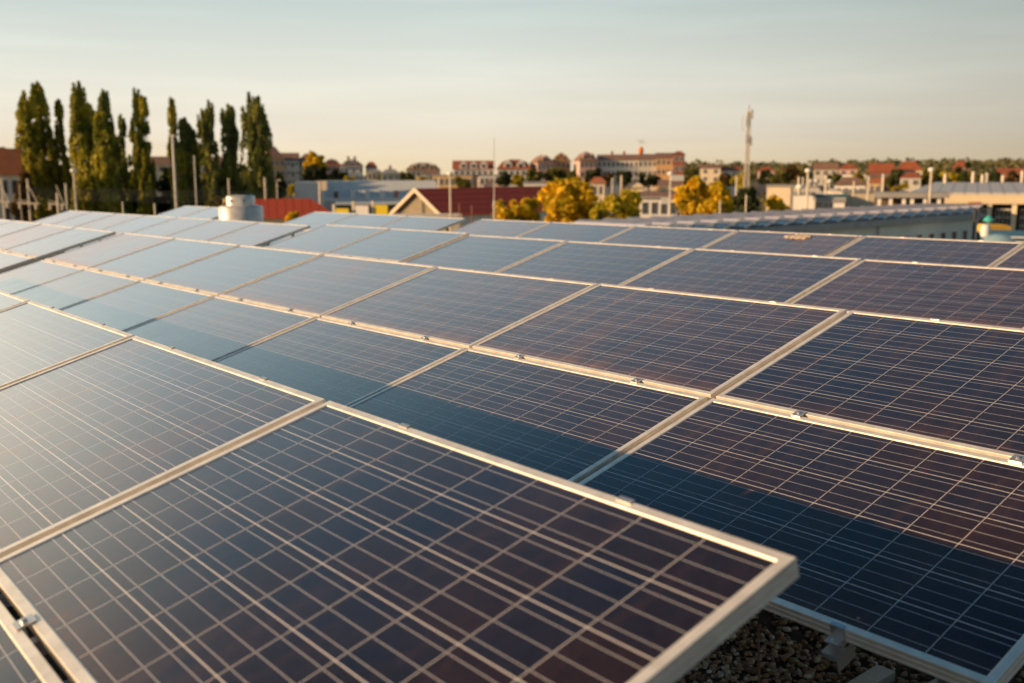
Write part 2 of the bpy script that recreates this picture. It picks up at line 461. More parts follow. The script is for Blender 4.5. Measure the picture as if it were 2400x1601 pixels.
# racks that carry the panels
for (k, ur, n, side) in RACKS:
    R_ = ROWS[k]
    u1 = ur + R_['du']; u0 = ur - PW - (n - 1) * 1.67 + R_['du']
    hr = (k - 1) * PITCH + R_['dh']; zr = R_['a'] + R_['b'] * (u0 + u1) / 2
    r = empty('mounting_rack', ((u0 + u1) / 2, hr - 1.0, RZ))
    xo = (u0 + u1) / 2
    tag(r, f"aluminium mounting rack under the {R_['n']} row{', ' + side + ' section' if k else ''}", 'mounting rack', 'racks under the panel rows')
    for s in range(n * 2):
        x = u1 - 0.4125 - (s // 2) * 1.67 - (s % 2) * 0.825 - xo
        b = MB()
        b.box(x - 0.02, x + 0.02, -0.70, 1.1, 0.004, 0.044)
        b.build('base_rail', ZINC, r)
        b = MB()
        hl, hh = -0.35, 0.97
        zl = zr - 1.40 * math.sin(T) - RZ - 0.085; zh = zr - RZ - 0.06
        b.box(x - 0.015, x + 0.015, hl, hl + 0.03, 0.045, zl)
        b.build('leg', ZINC, r)
        b = MB(); b.box(x - 0.015, x + 0.015, hh - 0.05, hh - 0.02, 0.045, zh - 0.02); b.build('leg', ZINC, r)
    b = MB()
    for v in (-0.955, -0.03):
        pass
    for s in range(n * 2):
        x = u1 - 0.4125 - (s // 2) * 1.67 - (s % 2) * 0.825 - xo
        zz = R_['a'] + R_['b'] * (x + xo)
        A = Vector((x, 1.0 - 1.72 * math.cos(T), zz - 1.72 * math.sin(T) - RZ - 0.062)); B = Vector((x, 0.985, zz - RZ - 0.066))
        b = MB()
        b.add([A + Vector((-0.014, 0, -0.022)), A + Vector((0.014, 0, -0.022)), A + Vector((0.014, 0, 0.016)), A + Vector((-0.014, 0, 0.016)),
               B + Vector((-0.014, 0, -0.022)), B + Vector((0.014, 0, -0.022)), B + Vector((0.014, 0, 0.016)), B + Vector((-0.014, 0, 0.016))],
              [(0, 1, 2, 3), (7, 6, 5, 4), (0, 4, 5, 1), (1, 5, 6, 2), (2, 6, 7, 3), (3, 7, 4, 0)])
        b.build('sloping_rail', ZINC, r)

# loose end of a ballast rail lying on the gravel beside the corner
b = MB(); b.box(-0.030, 0.030, -0.9, 0.0, 0.0, 0.004); b.box(-0.030, -0.026, -0.9, 0, 0.0042, 0.036); b.box(0.026, 0.030, -0.9, 0, 0.0042, 0.036); b.box(-0.030, 0.030, -0.9, 0, 0.0362, 0.040)
b.box(-0.0255, 0.0255, -0.9, -0.001, 0.018, 0.021)
o = b.build('ballast_rail', ZINC, None, loc=(1.10, -1.412, RZ + 0.006)); o.rotation_euler = (0, 0, math.radians(2))
tag(o, 'grey metal rail end lying on the gravel by the corner', 'rail')
b = MB(); pts = [(0.95, -1.86, RZ + 0.26), (0.99, -1.90, RZ + 0.12), (1.05, -1.93, RZ + 0.10), (1.14, -1.97, RZ + 0.16), (1.2, -1.97, RZ + 0.23)]
tag(b.tube(pts, 0.004, 6).build('cable', mat('brown_cable', (0.12, 0.07, 0.03), rough=0.6)), 'thin brown cable drooping under the panel edge over gravel', 'cable')

# pebbles
pm, nt, pb, po = node_mat('river_pebbles')
oi = nt.nodes.new('ShaderNodeNewGeometry'); rp = nt.nodes.new('ShaderNodeValToRGB'); nt.links.new(oi.outputs['Random Per Island'], rp.inputs[0])
rp.color_ramp.interpolation = 'LINEAR'
for i, (p, c) in enumerate([(0, (0.07, 0.045, 0.03)), (0.25, (0.24, 0.13, 0.06)), (0.45, (0.36, 0.27, 0.18)), (0.65, (0.32, 0.16, 0.06)), (0.82, (0.46, 0.39, 0.30)), (1, (0.66, 0.60, 0.5))]):
    el = rp.color_ramp.elements[i] if i < 1 else (rp.color_ramp.elements.new(p) if p < 1 else rp.color_ramp.elements[len(rp.color_ramp.elements) - 1])
    el.position = p; el.color = (*c, 1)
nt.links.new(rp.outputs[0], pb.inputs['Base Color']); pb.inputs['Roughness'].default_value = 0.7
ico = bmesh.new(); bmesh.ops.create_icosphere(ico, subdivisions=1, radius=1.0)
iv = [v.co.copy() for v in ico.verts]; iff = [tuple(v.index for v in f.verts) for f in ico.faces]; ico.free()
b = MB(); rnd = random.Random(3)
for i in range(9500):
    x = rnd.uniform(0.1, 2.3); y = rnd.uniform(-2.3, -0.7) if i % 3 else rnd.uniform(-2.2, -1.4)
    s = rnd.choice((0.006, 0.008, 0.010, 0.012, 0.009)) * rnd.uniform(0.8, 1.2)
    q = Matrix.Rotation(rnd.uniform(0, 6.3), 3, 'Z') @ Matrix.Rotation(rnd.uniform(-.5, .5), 3, 'X')
    sx, sy, sz = s * rnd.uniform(1, 1.5), s, s * rnd.uniform(0.5, 0.8)
    z = RZ + 0.003 + rnd.random() * 0.012
    b.add([q @ Vector((v.x * sx, v.y * sy, v.z * sz)) + Vector((x, y, z)) for v in iv], iff)
o = b.build('pebbles', pm, smooth=True); tag(o, kind='stuff')

# dry leaves blown against the top frame of the farthest row
lm = mat('dry_leaf', (0.52, 0.44, 0.36), rough=0.8, var=0.4, scale=30)


def on_panel(k, u, v):
    R_ = ROWS[k]
    return Vector((u, (k - 1) * PITCH + R_['dh'] + (v - 1.005) * math.cos(T), R_['a'] + R_['b'] * u + (v - 1.005) * math.sin(T)))


def leaf_pile(cu, cv, n, su, sv, seed):
    rn = random.Random(seed); b = MB()
    for i in range(n):
        u, v = cu + rn.gauss(0, su), min(0.965, cv + rn.gauss(0, sv)); c = on_panel(3, u, v)
        a = rn.uniform(0, 6.3); L = rn.uniform(0.03, 0.06); d = Vector((math.cos(a), math.sin(a) * math.cos(T), math.sin(a) * math.sin(T))) * L
        w = Vector((-math.sin(a), math.cos(a) * math.cos(T), math.cos(a) * math.sin(T))) * L * 0.35
        up = Vector((0, -math.sin(T), math.cos(T)))
        b.add([c - d + up * 0.002, c + w + up * rn.uniform(0.004, 0.012), c + d + up * 0.004, c - w + up * rn.uniform(0.001, 0.01), c + up * rn.uniform(0.008, 0.02)],
              [(0, 3, 4), (3, 2, 4), (2, 1, 4), (1, 0, 4)])
    return b.build('dry_leaves', lm)


tag(leaf_pile(-4.13, 0.86, 70, 0.055, 0.035, 1), 'scatter of dry brown leaves on the fourth farthest-row panel', 'leaves')
b = MB(); pts = [on_panel(3, -3.44 + 0.01 * math.sin(i * 2.1), 0.35 + i * 0.085) + Vector((0, 0, 0.006 + 0.004 * (i % 2))) for i in range(8)]
tag(b.tube(pts, 0.006, 5).build('twig', lm), 'thin dry twig along the panel joint beside the leaves', 'twig')

# ------------------------------------------------------------------ steel roof vent
vp = at(566, 516, 20.3); vz = RZ
r = empty('roof_vent', (vp.x, vp.y, RZ), FACE)
S = 20.3 / FPX
tag(r, 'round galvanised steel roof vent with smaller cap behind the third row', 'roof vent')


def rbox(w, d, z0, z1, rad, n=5):
    b = MB(); prof = []
    for cx_, cy_, a0 in ((w - rad, d - rad, 0), (-w + rad, d - rad, 90), (-w + rad, -d + rad, 180), (w - rad, -d + rad, 270)):
        for i in range(n + 1):
            a = math.radians(a0 + 90 * i / n); prof.append((cx_ + rad * math.cos(a), cy_ + rad * math.sin(a)))
    N = len(prof); bev = 0.03; vs = []
    for z, k in ((z0, 0), (z1 - bev, 0), (z1, bev)):
        for x, y in prof: vs.append((x * (1 - k / w), y * (1 - k / d), z))
    fs = [(i * N + j, i * N + (j + 1) % N, (i + 1) * N + (j + 1) % N, (i + 1) * N + j) for i in range(2) for j in range(N)]
    fs.append(tuple(2 * N + j for j in range(N))); b.add(vs, fs); return b


zt = at(566, 482, 20.3).z - RZ; zc = at(566, 458, 20.3).z - RZ; zb = at(566, 530, 20.3).z - RZ
rbox(49 * S, 49 * S, 0.0, zt, 40 * S).build('drum', STEEL, r, True)
o = rbox(31 * S, 31 * S, zt, zc, 22 * S).build('cap', STEEL, r, True)
for sx in (-16, 16):
    b = MB(); b.lathe([(2.2 * S, -0.01), (2.2 * S, 0.01)], 10); q = b.build('bolt', BLACKP, r, loc=(sx * S, -31.2 * S, (zt + zc) / 2)); q.rotation_euler = (PI / 2, 0, 0)
b = MB(); b.tube([(-50 * S, 0.1, 0), (-50 * S, 0.1, zt * 0.9), (-40 * S, 0.1, zt + 0.12), (-30 * S, 0.1, zt + 0.05)], 5 * S, 8)
b.build('goose_neck_pipe', mat('ochre_pipe', (0.55, 0.36, 0.14), rough=0.5), r)


# ------------------------------------------------------------------ vegetation
def leaf_cloud(b, pts, size, rn, elong=1.0):
    for p in pts:
        a = Vector((rn.gauss(0, 1), rn.gauss(0, 1), rn.gauss(0, 1) * elong)).normalized()
        c = a.cross(Vector((rn.gauss(0, 1), rn.gauss(0, 1), rn.gauss(0, 1)))).normalized(); s = size * rn.uniform(0.6, 1.4)
        b.add([p - a * s, p + c * s * 0.7, p + a * s, p - c * s * 0.7], [(0, 1, 2, 3)])


def poplar_mesh(seed, H, W, tops=((0, 1.0),), n=5200):
    """columnar crown: many steep upright plumes round each leader, open enough for sky to show; tops = (offset, height share)"""
    rn = random.Random(seed); b = MB(); tr = MB()
    tr.tube([(0, 0, 0), (0.05, 0, H * 0.35), (0, 0.03, H * 0.8)], [0.35, 0.22, 0.05], 8)
    W2 = W * (0.5 if len(tops) == 1 else 0.34)
    pts = []; plumes = []
    for off, hs in tops:
        h = H * hs
        plumes.append((off, 0, h * 0.55, h, W2 * 0.30)); plumes.append((off * 0.6, 0, h * 0.05, h * 0.75, W2 * 0.42))
        for k in range(95 if len(tops) == 1 else 60):
            z0 = rn.uniform(0.02, 0.88) * h; a = rn.uniform(0, 6.3)
            env = W2 * min(1.0, 0.12 + 1.25 * (1 - z0 / h) ** 0.6) * (1.12 if z0 < 0.4 * h else 1)
            ln = rn.uniform(0.07, 0.17) * H; r0 = env * rn.uniform(0.35, 0.85)
            plumes.append((off + math.cos(a) * r0, math.sin(a) * r0, z0, min(h * 0.99, z0 + ln), W2 * rn.uniform(0.10, 0.26)))
            tr.tube([(off * 0.4, 0, max(0.5, z0 - 0.08 * H)), (off + math.cos(a) * r0, math.sin(a) * r0, z0 + ln * 0.6)], [0.07, 0.02], 5)
    vol = [(p[3] - p[2]) * p[4] ** 1.5 for p in plumes]; tot = sum(vol)
    for p, v in zip(plumes, vol):
        for _ in range(int(n * v / tot) + 8):
            t = rn.random(); w = p[4] * (math.sin(PI * (t * 0.86 + 0.12)) ** 0.7)
            a = rn.uniform(0, 6.3); q = rn.random() ** 0.5
            pts.append(Vector((p[0] + math.cos(a) * w * q, p[1] + math.sin(a) * w * q, p[2] + (p[3] - p[2]) * t)))
    holes = [(Vector((rn.uniform(-W * .55, W * .55), rn.uniform(-W * .5, W * .5), rn.uniform(0.3, 0.9) * H)), rn.uniform(0.25, 0.6)) for _ in range(90)]
    pts = [p for p in pts if all((p - c).length > r_ for c, r_ in holes)]
    leaf_cloud(b, pts, 0.16, rn, 1.5)
    return b, tr


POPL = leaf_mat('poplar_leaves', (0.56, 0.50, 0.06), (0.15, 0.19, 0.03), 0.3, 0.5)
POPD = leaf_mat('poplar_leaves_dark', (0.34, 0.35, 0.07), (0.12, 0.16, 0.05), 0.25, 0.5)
BARK = mat('grey_brown_bark', (0.16, 0.12, 0.08), rough=0.95, var=0.3, scale=4)
GOLD = leaf_mat('golden_leaves', (0.90, 0.58, 0.012), (0.34, 0.28, 0.02), 0.3, 1.1)
LIME = leaf_mat('yellow_green_leaves', (0.62, 0.48, 0.03), (0.32, 0.30, 0.02), 0.35, 0.7)
OLIVE = leaf_mat('olive_leaves', (0.22, 0.20, 0.04), (0.08, 0.10, 0.025), 0.25, 0.5)
DARKG = leaf_mat('dark_green_leaves', (0.07, 0.085, 0.03), (0.03, 0.045, 0.018), 0.2, 0.5)
RUSTY = leaf_mat('rusty_leaves', (0.20, 0.11, 0.03), (0.06, 0.05, 0.02), 0.25, 0.5)


def foot(X, D): p = at(X, 406, D); return Vector((p.x, p.y, GZ))


def ztop(Y, X, D): return at(X, Y, D).z - GZ


# name, centre X, top Y, width px, leaders (px offset, share), depth, material, label
poplars = [
    (70, 213, 50, ((0, 1.0),), 124, POPL, 'broad poplar with rounded top, leftmost of the tall row'),
    (103, 192, 44, ((0, 1.0),), 127, POPL, 'tallest left poplar with a slim pointed top'),
    (150, 233, 34, ((0, 1.0), (-22, .80)), 128, POPL, 'thin loose poplar between the tallest left poplar and the broad lit one'),
    (199, 191, 50, ((0, 1.0),), 122, POPL, 'broad sunlit poplar just right of the lamp with the round head'),
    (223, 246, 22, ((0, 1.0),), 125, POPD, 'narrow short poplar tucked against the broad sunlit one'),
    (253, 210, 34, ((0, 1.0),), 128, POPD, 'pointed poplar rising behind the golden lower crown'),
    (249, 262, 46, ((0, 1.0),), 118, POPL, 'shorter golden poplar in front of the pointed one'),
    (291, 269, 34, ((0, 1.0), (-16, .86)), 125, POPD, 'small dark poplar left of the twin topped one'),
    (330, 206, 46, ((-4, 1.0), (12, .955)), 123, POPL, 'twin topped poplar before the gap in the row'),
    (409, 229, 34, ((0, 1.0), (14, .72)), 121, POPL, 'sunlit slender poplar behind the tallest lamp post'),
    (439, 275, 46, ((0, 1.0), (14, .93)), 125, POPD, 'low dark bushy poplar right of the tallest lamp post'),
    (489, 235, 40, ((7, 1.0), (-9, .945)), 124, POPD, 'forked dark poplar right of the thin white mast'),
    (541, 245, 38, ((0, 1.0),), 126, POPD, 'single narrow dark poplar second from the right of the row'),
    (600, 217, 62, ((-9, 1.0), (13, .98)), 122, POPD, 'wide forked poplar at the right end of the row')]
for i, (X, Y, W, tops, D, m, lab) in enumerate(poplars):
    px = D / FPX; H = ztop(Y, X, D)
    r = empty('poplar_tree', foot(X, D), FACE)
    b, tr = poplar_mesh(40 + i, H, W * px * 1.6, [(a * px, s) for a, s in tops], 15000 + int(W * 220))
    b.build('crown', m, r); tr.build('trunk', BARK, r)
    tag(r, lab, 'poplar', 'tall poplars in a row')


def round_tree(X, Ytop, wpx, D, m, label, Ybot=None, n=2600, lobes=16, size=0.26, cat='tree', name='broadleaf_tree', group=None, seed=0, cone=False):
    px = D / FPX; H = ztop(Ytop, X, D); w = wpx * px / 2
    r = empty(name, foot(X, D), FACE); rn = random.Random(seed + int(X * 7 + Ytop))
    zb = max(0.25 * H, H - 2.1 * w) if Ybot is None else max(0.4, ztop(Ybot, X, D))
    ch = (H - zb) / 2; zc_ = zb + ch
    tr = MB(); tr.tube([(0, 0, 0), (0.1, 0, zb), (0, 0, zc_ + ch * 0.5)], [max(0.12, w * 0.07), max(0.09, w * 0.05), 0.03], 8)
    b = MB(); per = n // lobes
    for k in range(lobes):
        while True:
            p = Vector((rn.uniform(-1, 1), rn.uniform(-1, 1), rn.uniform(-1, 1)))
            if 0.35 < p.length < 1: break
        if cone:
            t = (p.z + 1) / 2; p.x *= 1.1 * (1 - t * 0.85); p.y *= 1.1 * (1 - t * 0.85)
        c = Vector((p.x * w * 0.74, p.y * w * 0.74, zc_ + p.z * ch * 0.78))
        lr = (0.30 if not cone else 0.22) * min(w, ch) * rn.uniform(0.75, 1.25)
        tr.tube([(0.08, 0, zb * 0.9 + ch * 0.2), c], [0.06, 0.02], 5)
        pts = []
        for _ in range(per):
            d = Vector((rn.gauss(0, 1), rn.gauss(0, 1), rn.gauss(0, 1))).normalized() * lr * (0.55 + 0.45 * rn.random())
            pts.append(c + d)
        leaf_cloud(b, pts, size, rn)
    b.build('crown', m, r); tr.build('trunk', BARK, r)
    tag(r, label, cat, group); return r


# golden trees between our roof and the town
G1 = 'golden trees just beyond the roof'
round_tree(1210, 452, 146, 72, GOLD, 'small round golden tree right of the tall thin mast', 540, 2600, 22, 0.17, group=G1)
round_tree(1330, 402, 166, 78, GOLD, 'largest golden tree, taller than the red roof beside it', 545, 4600, 34, 0.19, group=G1)
round_tree(1455, 440, 134, 76, LIME, 'greenish yellow feathery tree beside the white gabled house', 545, 3000, 30, 0.17, group=G1)
round_tree(1412, 486, 66, 72, LIME, 'low yellow shrub crown at the foot of the feathery tree', 540, 1500, 14, 0.18, group=G1)
round_tree(1648, 412, 164, 82, GOLD, 'broad orange gold tree left of the lattice mast', 540, 4600, 34, 0.19, group=G1)
round_tree(1745, 430, 90, 90, DARKG, 'dark green tree under the lattice mast', 540, 2600, 22, 0.19, group=G1)
round_tree(1822, 452, 96, 84, GOLD, 'low golden bush in front of the beige wall', 520, 1800, 18, 0.17, group=G1)
round_tree(690, 497, 66, 62, GOLD, 'small golden bush below the red hipped roof', 530, 1400, 16, 0.12, cat='bush', name='golden_bush')
round_tree(1738, 400, 60, 240, LIME, 'yellow green tree beside the foot of the lattice mast', 440, 1200, 14, 0.4)
round_tree(1828, 402, 56, 230, OLIVE, 'olive tree with a yellow crown behind the beige wall', 440, 1400, 14, 0.4)
round_tree(1800, 394, 50, 260, DARKG, 'dark round tree behind the olive one', 440, 1200, 12, 0.4)

# hedge and bushes behind the poplars
hd = [(52, 366, 84, 100, RUSTY, 'brownish spreading conifer at the left edge', True), (80, 400, 110, 132, DARKG, 'dark hedge tree under the left poplars', False),
      (165, 372, 110, 134, DARKG, 'dark hedge tree under the thin loose poplar', False), (250, 366, 110, 134, DARKG, 'dark hedge tree behind the golden poplar', False),
      (330, 385, 110, 133, DARKG, 'dark hedge tree under the twin topped poplar', False), (395, 378, 90, 134, DARKG, 'dark hedge tree filling the gap in the poplar row', False),
      (470, 380, 110, 133, DARKG, 'dark hedge tree under the forked dark poplar', False), (560, 400, 110, 133, DARKG, 'dark hedge tree under the right poplars', False),
      (630, 410, 80, 140, DARKG, 'dark round bush at the right end of the hedge', False), (525, 425, 90, 120, OLIVE, 'olive shrub in front of the right poplars', False)]
hd += [(120, 352, 90, 137, DARKG, 'dark bush between the two left poplars and the thin one', False), (205, 352, 90, 138, DARKG, 'dark bush behind the broad sunlit poplar', False),
       (292, 350, 90, 137, DARKG, 'dark bush behind the small dark poplar', False), (445, 352, 90, 138, DARKG, 'dark bush behind the low bushy poplar', False),
       (518, 378, 80, 137, DARKG, 'dark bush between the forked and the single poplar', False), (605, 372, 80, 137, DARKG, 'dark bush behind the wide forked poplar', False)]
for X, Y, W, D, m, lab, cone in hd:
    round_tree(X, Y, W, D, m, lab, 560, 2400, 22, 0.34, cat='hedge tree', name='hedge_tree', group='dark hedge below the poplars', cone=cone)
round_tree(655, 396, 46, 150, DARKG, 'dark conical fir beside the pastel apartments', 470, 1500, 18, 0.28, name='fir_tree', cone=True)
round_tree(690, 424, 60, 165, LIME, 'yellow green bush left of the blue hall', 470, 1000, 12, 0.3)
round_tree(737, 354, 62, 300, GOLD, 'orange tree in front of the pastel apartments', 425, 1700, 18, 0.5)
round_tree(735, 385, 84, 290, DARKG, 'dark tree below the orange one above the blue hall', 440, 1600, 16, 0.5)
round_tree(790, 393, 50, 290, DARKG, 'dark tree in front of the white apartment block', 440, 1200, 14, 0.5)
round_tree(820, 412, 44, 270, LIME, 'low yellow bush before the white apartment block', 440, 700, 9, 0.4)
round_tree(898, 404, 34, 300, OLIVE, 'olive tree in front of the pale green low house', 440, 900, 12, 0.5)
round_tree(952, 398, 44, 320, OLIVE, 'olive tree left of the cream mansard house', 440, 900, 12, 0.5)
round_tree(1086, 408, 52, 230, OLIVE, 'dark olive tree by the long ochre hall', 450, 1300, 14, 0.4)
round_tree(1215, 405, 40, 280, LIME, 'small yellow green tree between mansard houses', 445, 900, 12, 0.4)
round_tree(1250, 392, 56, 300, OLIVE, 'olive tree below the gabled mansard house', 440, 1300, 14, 0.5)
round_tree(1300, 386, 62, 300, OLIVE, 'olive tree below the domed brown roof', 440, 1500, 16, 0.5)
round_tree(1390, 389, 54, 300, DARKG, 'dark tree left of the long apartment block', 440, 1500, 14, 0.5)
round_tree(1425, 404, 34, 280, RUSTY, 'rusty small tree before the long apartment block', 440, 800, 10, 0.4)
round_tree(1462, 398, 50, 290, DARKG, 'dark tree before the middle of the long apartment block', 440, 1300, 14, 0.5)
round_tree(1520, 402, 76, 290, DARKG, 'dark tree behind the white gabled house', 440, 1500, 16, 0.5)
round_tree(2255, 375, 50, 400, DARKG, 'dark green tree left of the long grey warehouse roof', 440, 1300, 14, 0.6)
round_tree(2100, 398, 50, 300, DARKG, 'dark tree between the brick houses on the right', 440, 1200, 14, 0.5)
round_tree(2115, 430, 70, 260, LIME, 'yellow bush in front of the brick houses', 450, 900, 12, 0.4)
round_tree(2320, 398, 60, 380, DARKG, 'dark tree above the long grey warehouse roof', 440, 1200, 14, 0.6)
round_tree(12, 336, 60, 150, RUSTY, 'brown tree crown rising behind the orange tiled roof', 400, 1000, 12, 0.35)
for X, W, D in ((1620, 60, 500), (1665, 70, 520), (1850, 60, 480), (1890, 80, 540), (1985, 50, 460), (2190, 60, 500), (2375, 60, 520)):
    round_tree(X, 388, W, D, (OLIVE, DARKG, RUSTY)[int(X) % 3], f"distant {('olive', 'dark green', 'brown')[int(X) % 3]} tree in the village, {'left of the lattice mast' if X < 1640 else 'just left of the lattice mast foot' if X < 1700 else 'right of the beige wall' if X < 1870 else 'behind the gable lamps' if X < 1950 else 'left of the brick row house' if X < 2100 else 'between brick house and warehouse' if X < 2300 else 'at the right edge of the photo'}", 430, 900, 12, 0.9)

for X, Y, W, D, m, lab in ((985, 405, 40, 250, LIME, 'yellow green tree before the cream mansard house'), (1180, 402, 36, 235, DARKG, 'dark tree left of the small yellow green one'),
                           (1345, 398, 46, 250, OLIVE, 'olive tree behind the top of the largest golden tree'), (1610, 402, 44, 230, OLIVE, 'olive tree at the foot of the brick tower end'),
                           (1700, 404, 40, 250, RUSTY, 'rusty tree left of the mast foot'), (1955, 408, 46, 250, OLIVE, 'olive tree above the end of the grey roof'),
                           (2010, 404, 40, 260, LIME, 'yellow green tree behind the wide brown roof'), (2085, 410, 36, 240, OLIVE, 'olive tree between brick row house and orange roof'),
                           (2180, 400, 60, 300, OLIVE, 'olive tree right of the pointed red hip roof'), (2230, 396, 60, 330, LIME, 'sunlit tree behind the warehouse lamp'),
                           (2290, 398, 60, 330, OLIVE, 'olive tree below the red house among trees'), (2375, 396, 60, 330, RUSTY, 'brown tree above the right end of the warehouse')):
    round_tree(X, Y, W, D, m, lab, 440, 1200, 14, 0.4)

# distant wooded ridge
b = MB(); N = 80; vs = []
for i in range(N + 1):
    X = 1350 + (2700 - 1350) * i / N; D = 1500
    y = 387 - 9 * max(0, (X - 1900) / 500) ** 1.2 - 2 * math.sin(X * 0.01) - 1.2 * math.sin(X * 0.043)
    p = at(X, y + 3, D); vs += [foot(X, 1050), p, foot(X, 2600)]
fs = []
for i in range(N):
    a = i * 3; fs += [(a, a + 3, a + 4, a + 1), (a + 1, a + 4, a + 5, a + 2)]
b.add(vs, fs); o = b.build('wooded_hills', mat('hill_green', (0.045, 0.05, 0.028), rough=1, var=0.4, scale=0.01)); tag(o, kind='structure')
b = MB(); rn = random.Random(8)
for i in range(14000):
    X = rn.uniform(1350, 2700); t = rn.random(); D = 1060 + 500 * t
    y0 = 387 - 9 * max(0, (X - 1900) / 500) ** 1.2 - 2 * math.sin(X * 0.01) - 1.2 * math.sin(X * 0.043)
    top = at(X, y0 + 3, 1500).z; base = GZ + (top - GZ) * min(1, (D - 1050) / 450)
    lump = 0.5 + 0.5 * math.sin(X * 0.19 + 3 * math.sin(D * 0.013)) * math.sin(D * 0.02 + X * 0.05)
    p = at(X, 400, D); p.z = base + rn.uniform(0, 2 + 8 * lump)
    leaf_cloud(b, [p], 2.6, rn)
o = b.build('distant_wood', leaf_mat('distant_wood_leaves', (0.20, 0.18, 0.07), (0.08, 0.09, 0.045), 0.2, 0.02)); tag(o, kind='stuff')

# undergrowth that fills the low ground of the town
b = MB(); rn = random.Random(9)
for i in range(9000):
    X = rn.uniform(-150, 2600); D = rn.uniform(190, 900); lump = 0.5 + 0.5 * math.sin(X * 0.06 + D * 0.05) * math.sin(D * 0.031)
    p = foot(X, D); p.z += rn.uniform(0, 1.0 + 4.0 * lump); leaf_cloud(b, [p], 0.9, rn)
o = b.build('town_undergrowth', leaf_mat('undergrowth_leaves', (0.18, 0.16, 0.05), (0.07, 0.08, 0.03), 0.2, 0.05)); tag(o, kind='stuff')

# ------------------------------------------------------------------ buildings
TILE = mat('red_clay_tiles', (0.30, 0.085, 0.035), rough=0.85, var=0.25, scale=0.8)
TILEO = mat('orange_clay_tiles', (0.45, 0.14, 0.045), rough=0.85, var=0.2, scale=0.8)
TILEB = mat('brown_weathered_tiles', (0.22, 0.13, 0.09), rough=0.85, var=0.25, scale=0.8)
REDM = mat('red_sheet_metal_roof', (0.86, 0.11, 0.06), spec=0.15, rough=0.7, var=0.08, scale=0.3, stripe=('X', 0.6, 0.75))
REDH = mat('dull_red_sheet_roof', (0.46, 0.085, 0.05), spec=0.15, rough=0.7, var=0.1, scale=0.5, stripe=('X', 0.6, 0.75))
BLUEW = mat('blue_grey_cladding', (0.60, 0.65, 0.66), spec=0.2, rough=0.7, var=0.07, scale=0.4, stripe=('X', 0.5, 0.85))
BLUEL = mat('pale_blue_cladding', (0.68, 0.74, 0.75), spec=0.2, rough=0.7, var=0.07, scale=0.4)
CREAM = mat('cream_render', (0.74, 0.64, 0.48), rough=0.9, var=0.08, scale=0.5)
WHITEW = mat('white_render', (0.78, 0.77, 0.74), rough=0.9, var=0.07, scale=0.5)
OCHRE = mat('ochre_render', (0.55, 0.36, 0.17), rough=0.9, var=0.1, scale=0.5)
PINK = mat('pink_render', (0.58, 0.42, 0.38), rough=0.9, var=0.1, scale=0.5)
GREENW = mat('pale_green_render', (0.42, 0.50, 0.40), rough=0.9, var=0.1, scale=0.5)
GREYW = mat('grey_render', (0.50, 0.49, 0.46), rough=0.9, var=0.1, scale=0.5)
BRICK = mat('red_brick', (0.26, 0.09, 0.055), rough=0.9, var=0.2, scale=2)
WOODG = mat('weathered_boards', (0.30, 0.26, 0.19), rough=0.9, var=0.2, scale=2, stripe=('X', 0.3, 0.55))
BARGE = mat('pale_bargeboard', (0.66, 0.58, 0.46), rough=0.7, var=0.08)
ROOFG = mat('grey_flat_roof', (0.28, 0.28, 0.29), rough=0.7, var=0.15, scale=0.5)
ROOFS = mat('ribbed_sheet_roof', (0.42, 0.42, 0.43), rough=0.5, var=0.06, scale=0.3, stripe=('X', 1.4, 0.7))
DOMEB = mat('pale_blue_sheet', (0.22, 0.36, 0.46), rough=0.35, var=0.1, scale=1)
TEAL = mat('teal_sheet', (0.03, 0.12, 0.18), rough=0.4, var=0.1, scale=1)
YEL = mat('yellow_board', (0.75, 0.58, 0.02), rough=0.5, var=0.06)
TURQ = mat('turquoise_plastic', (0.05, 0.42, 0.42), rough=0.5, var=0.06)
ORNG = mat('orange_banner_cloth', (0.62, 0.20, 0.06), rough=0.7, var=0.1)


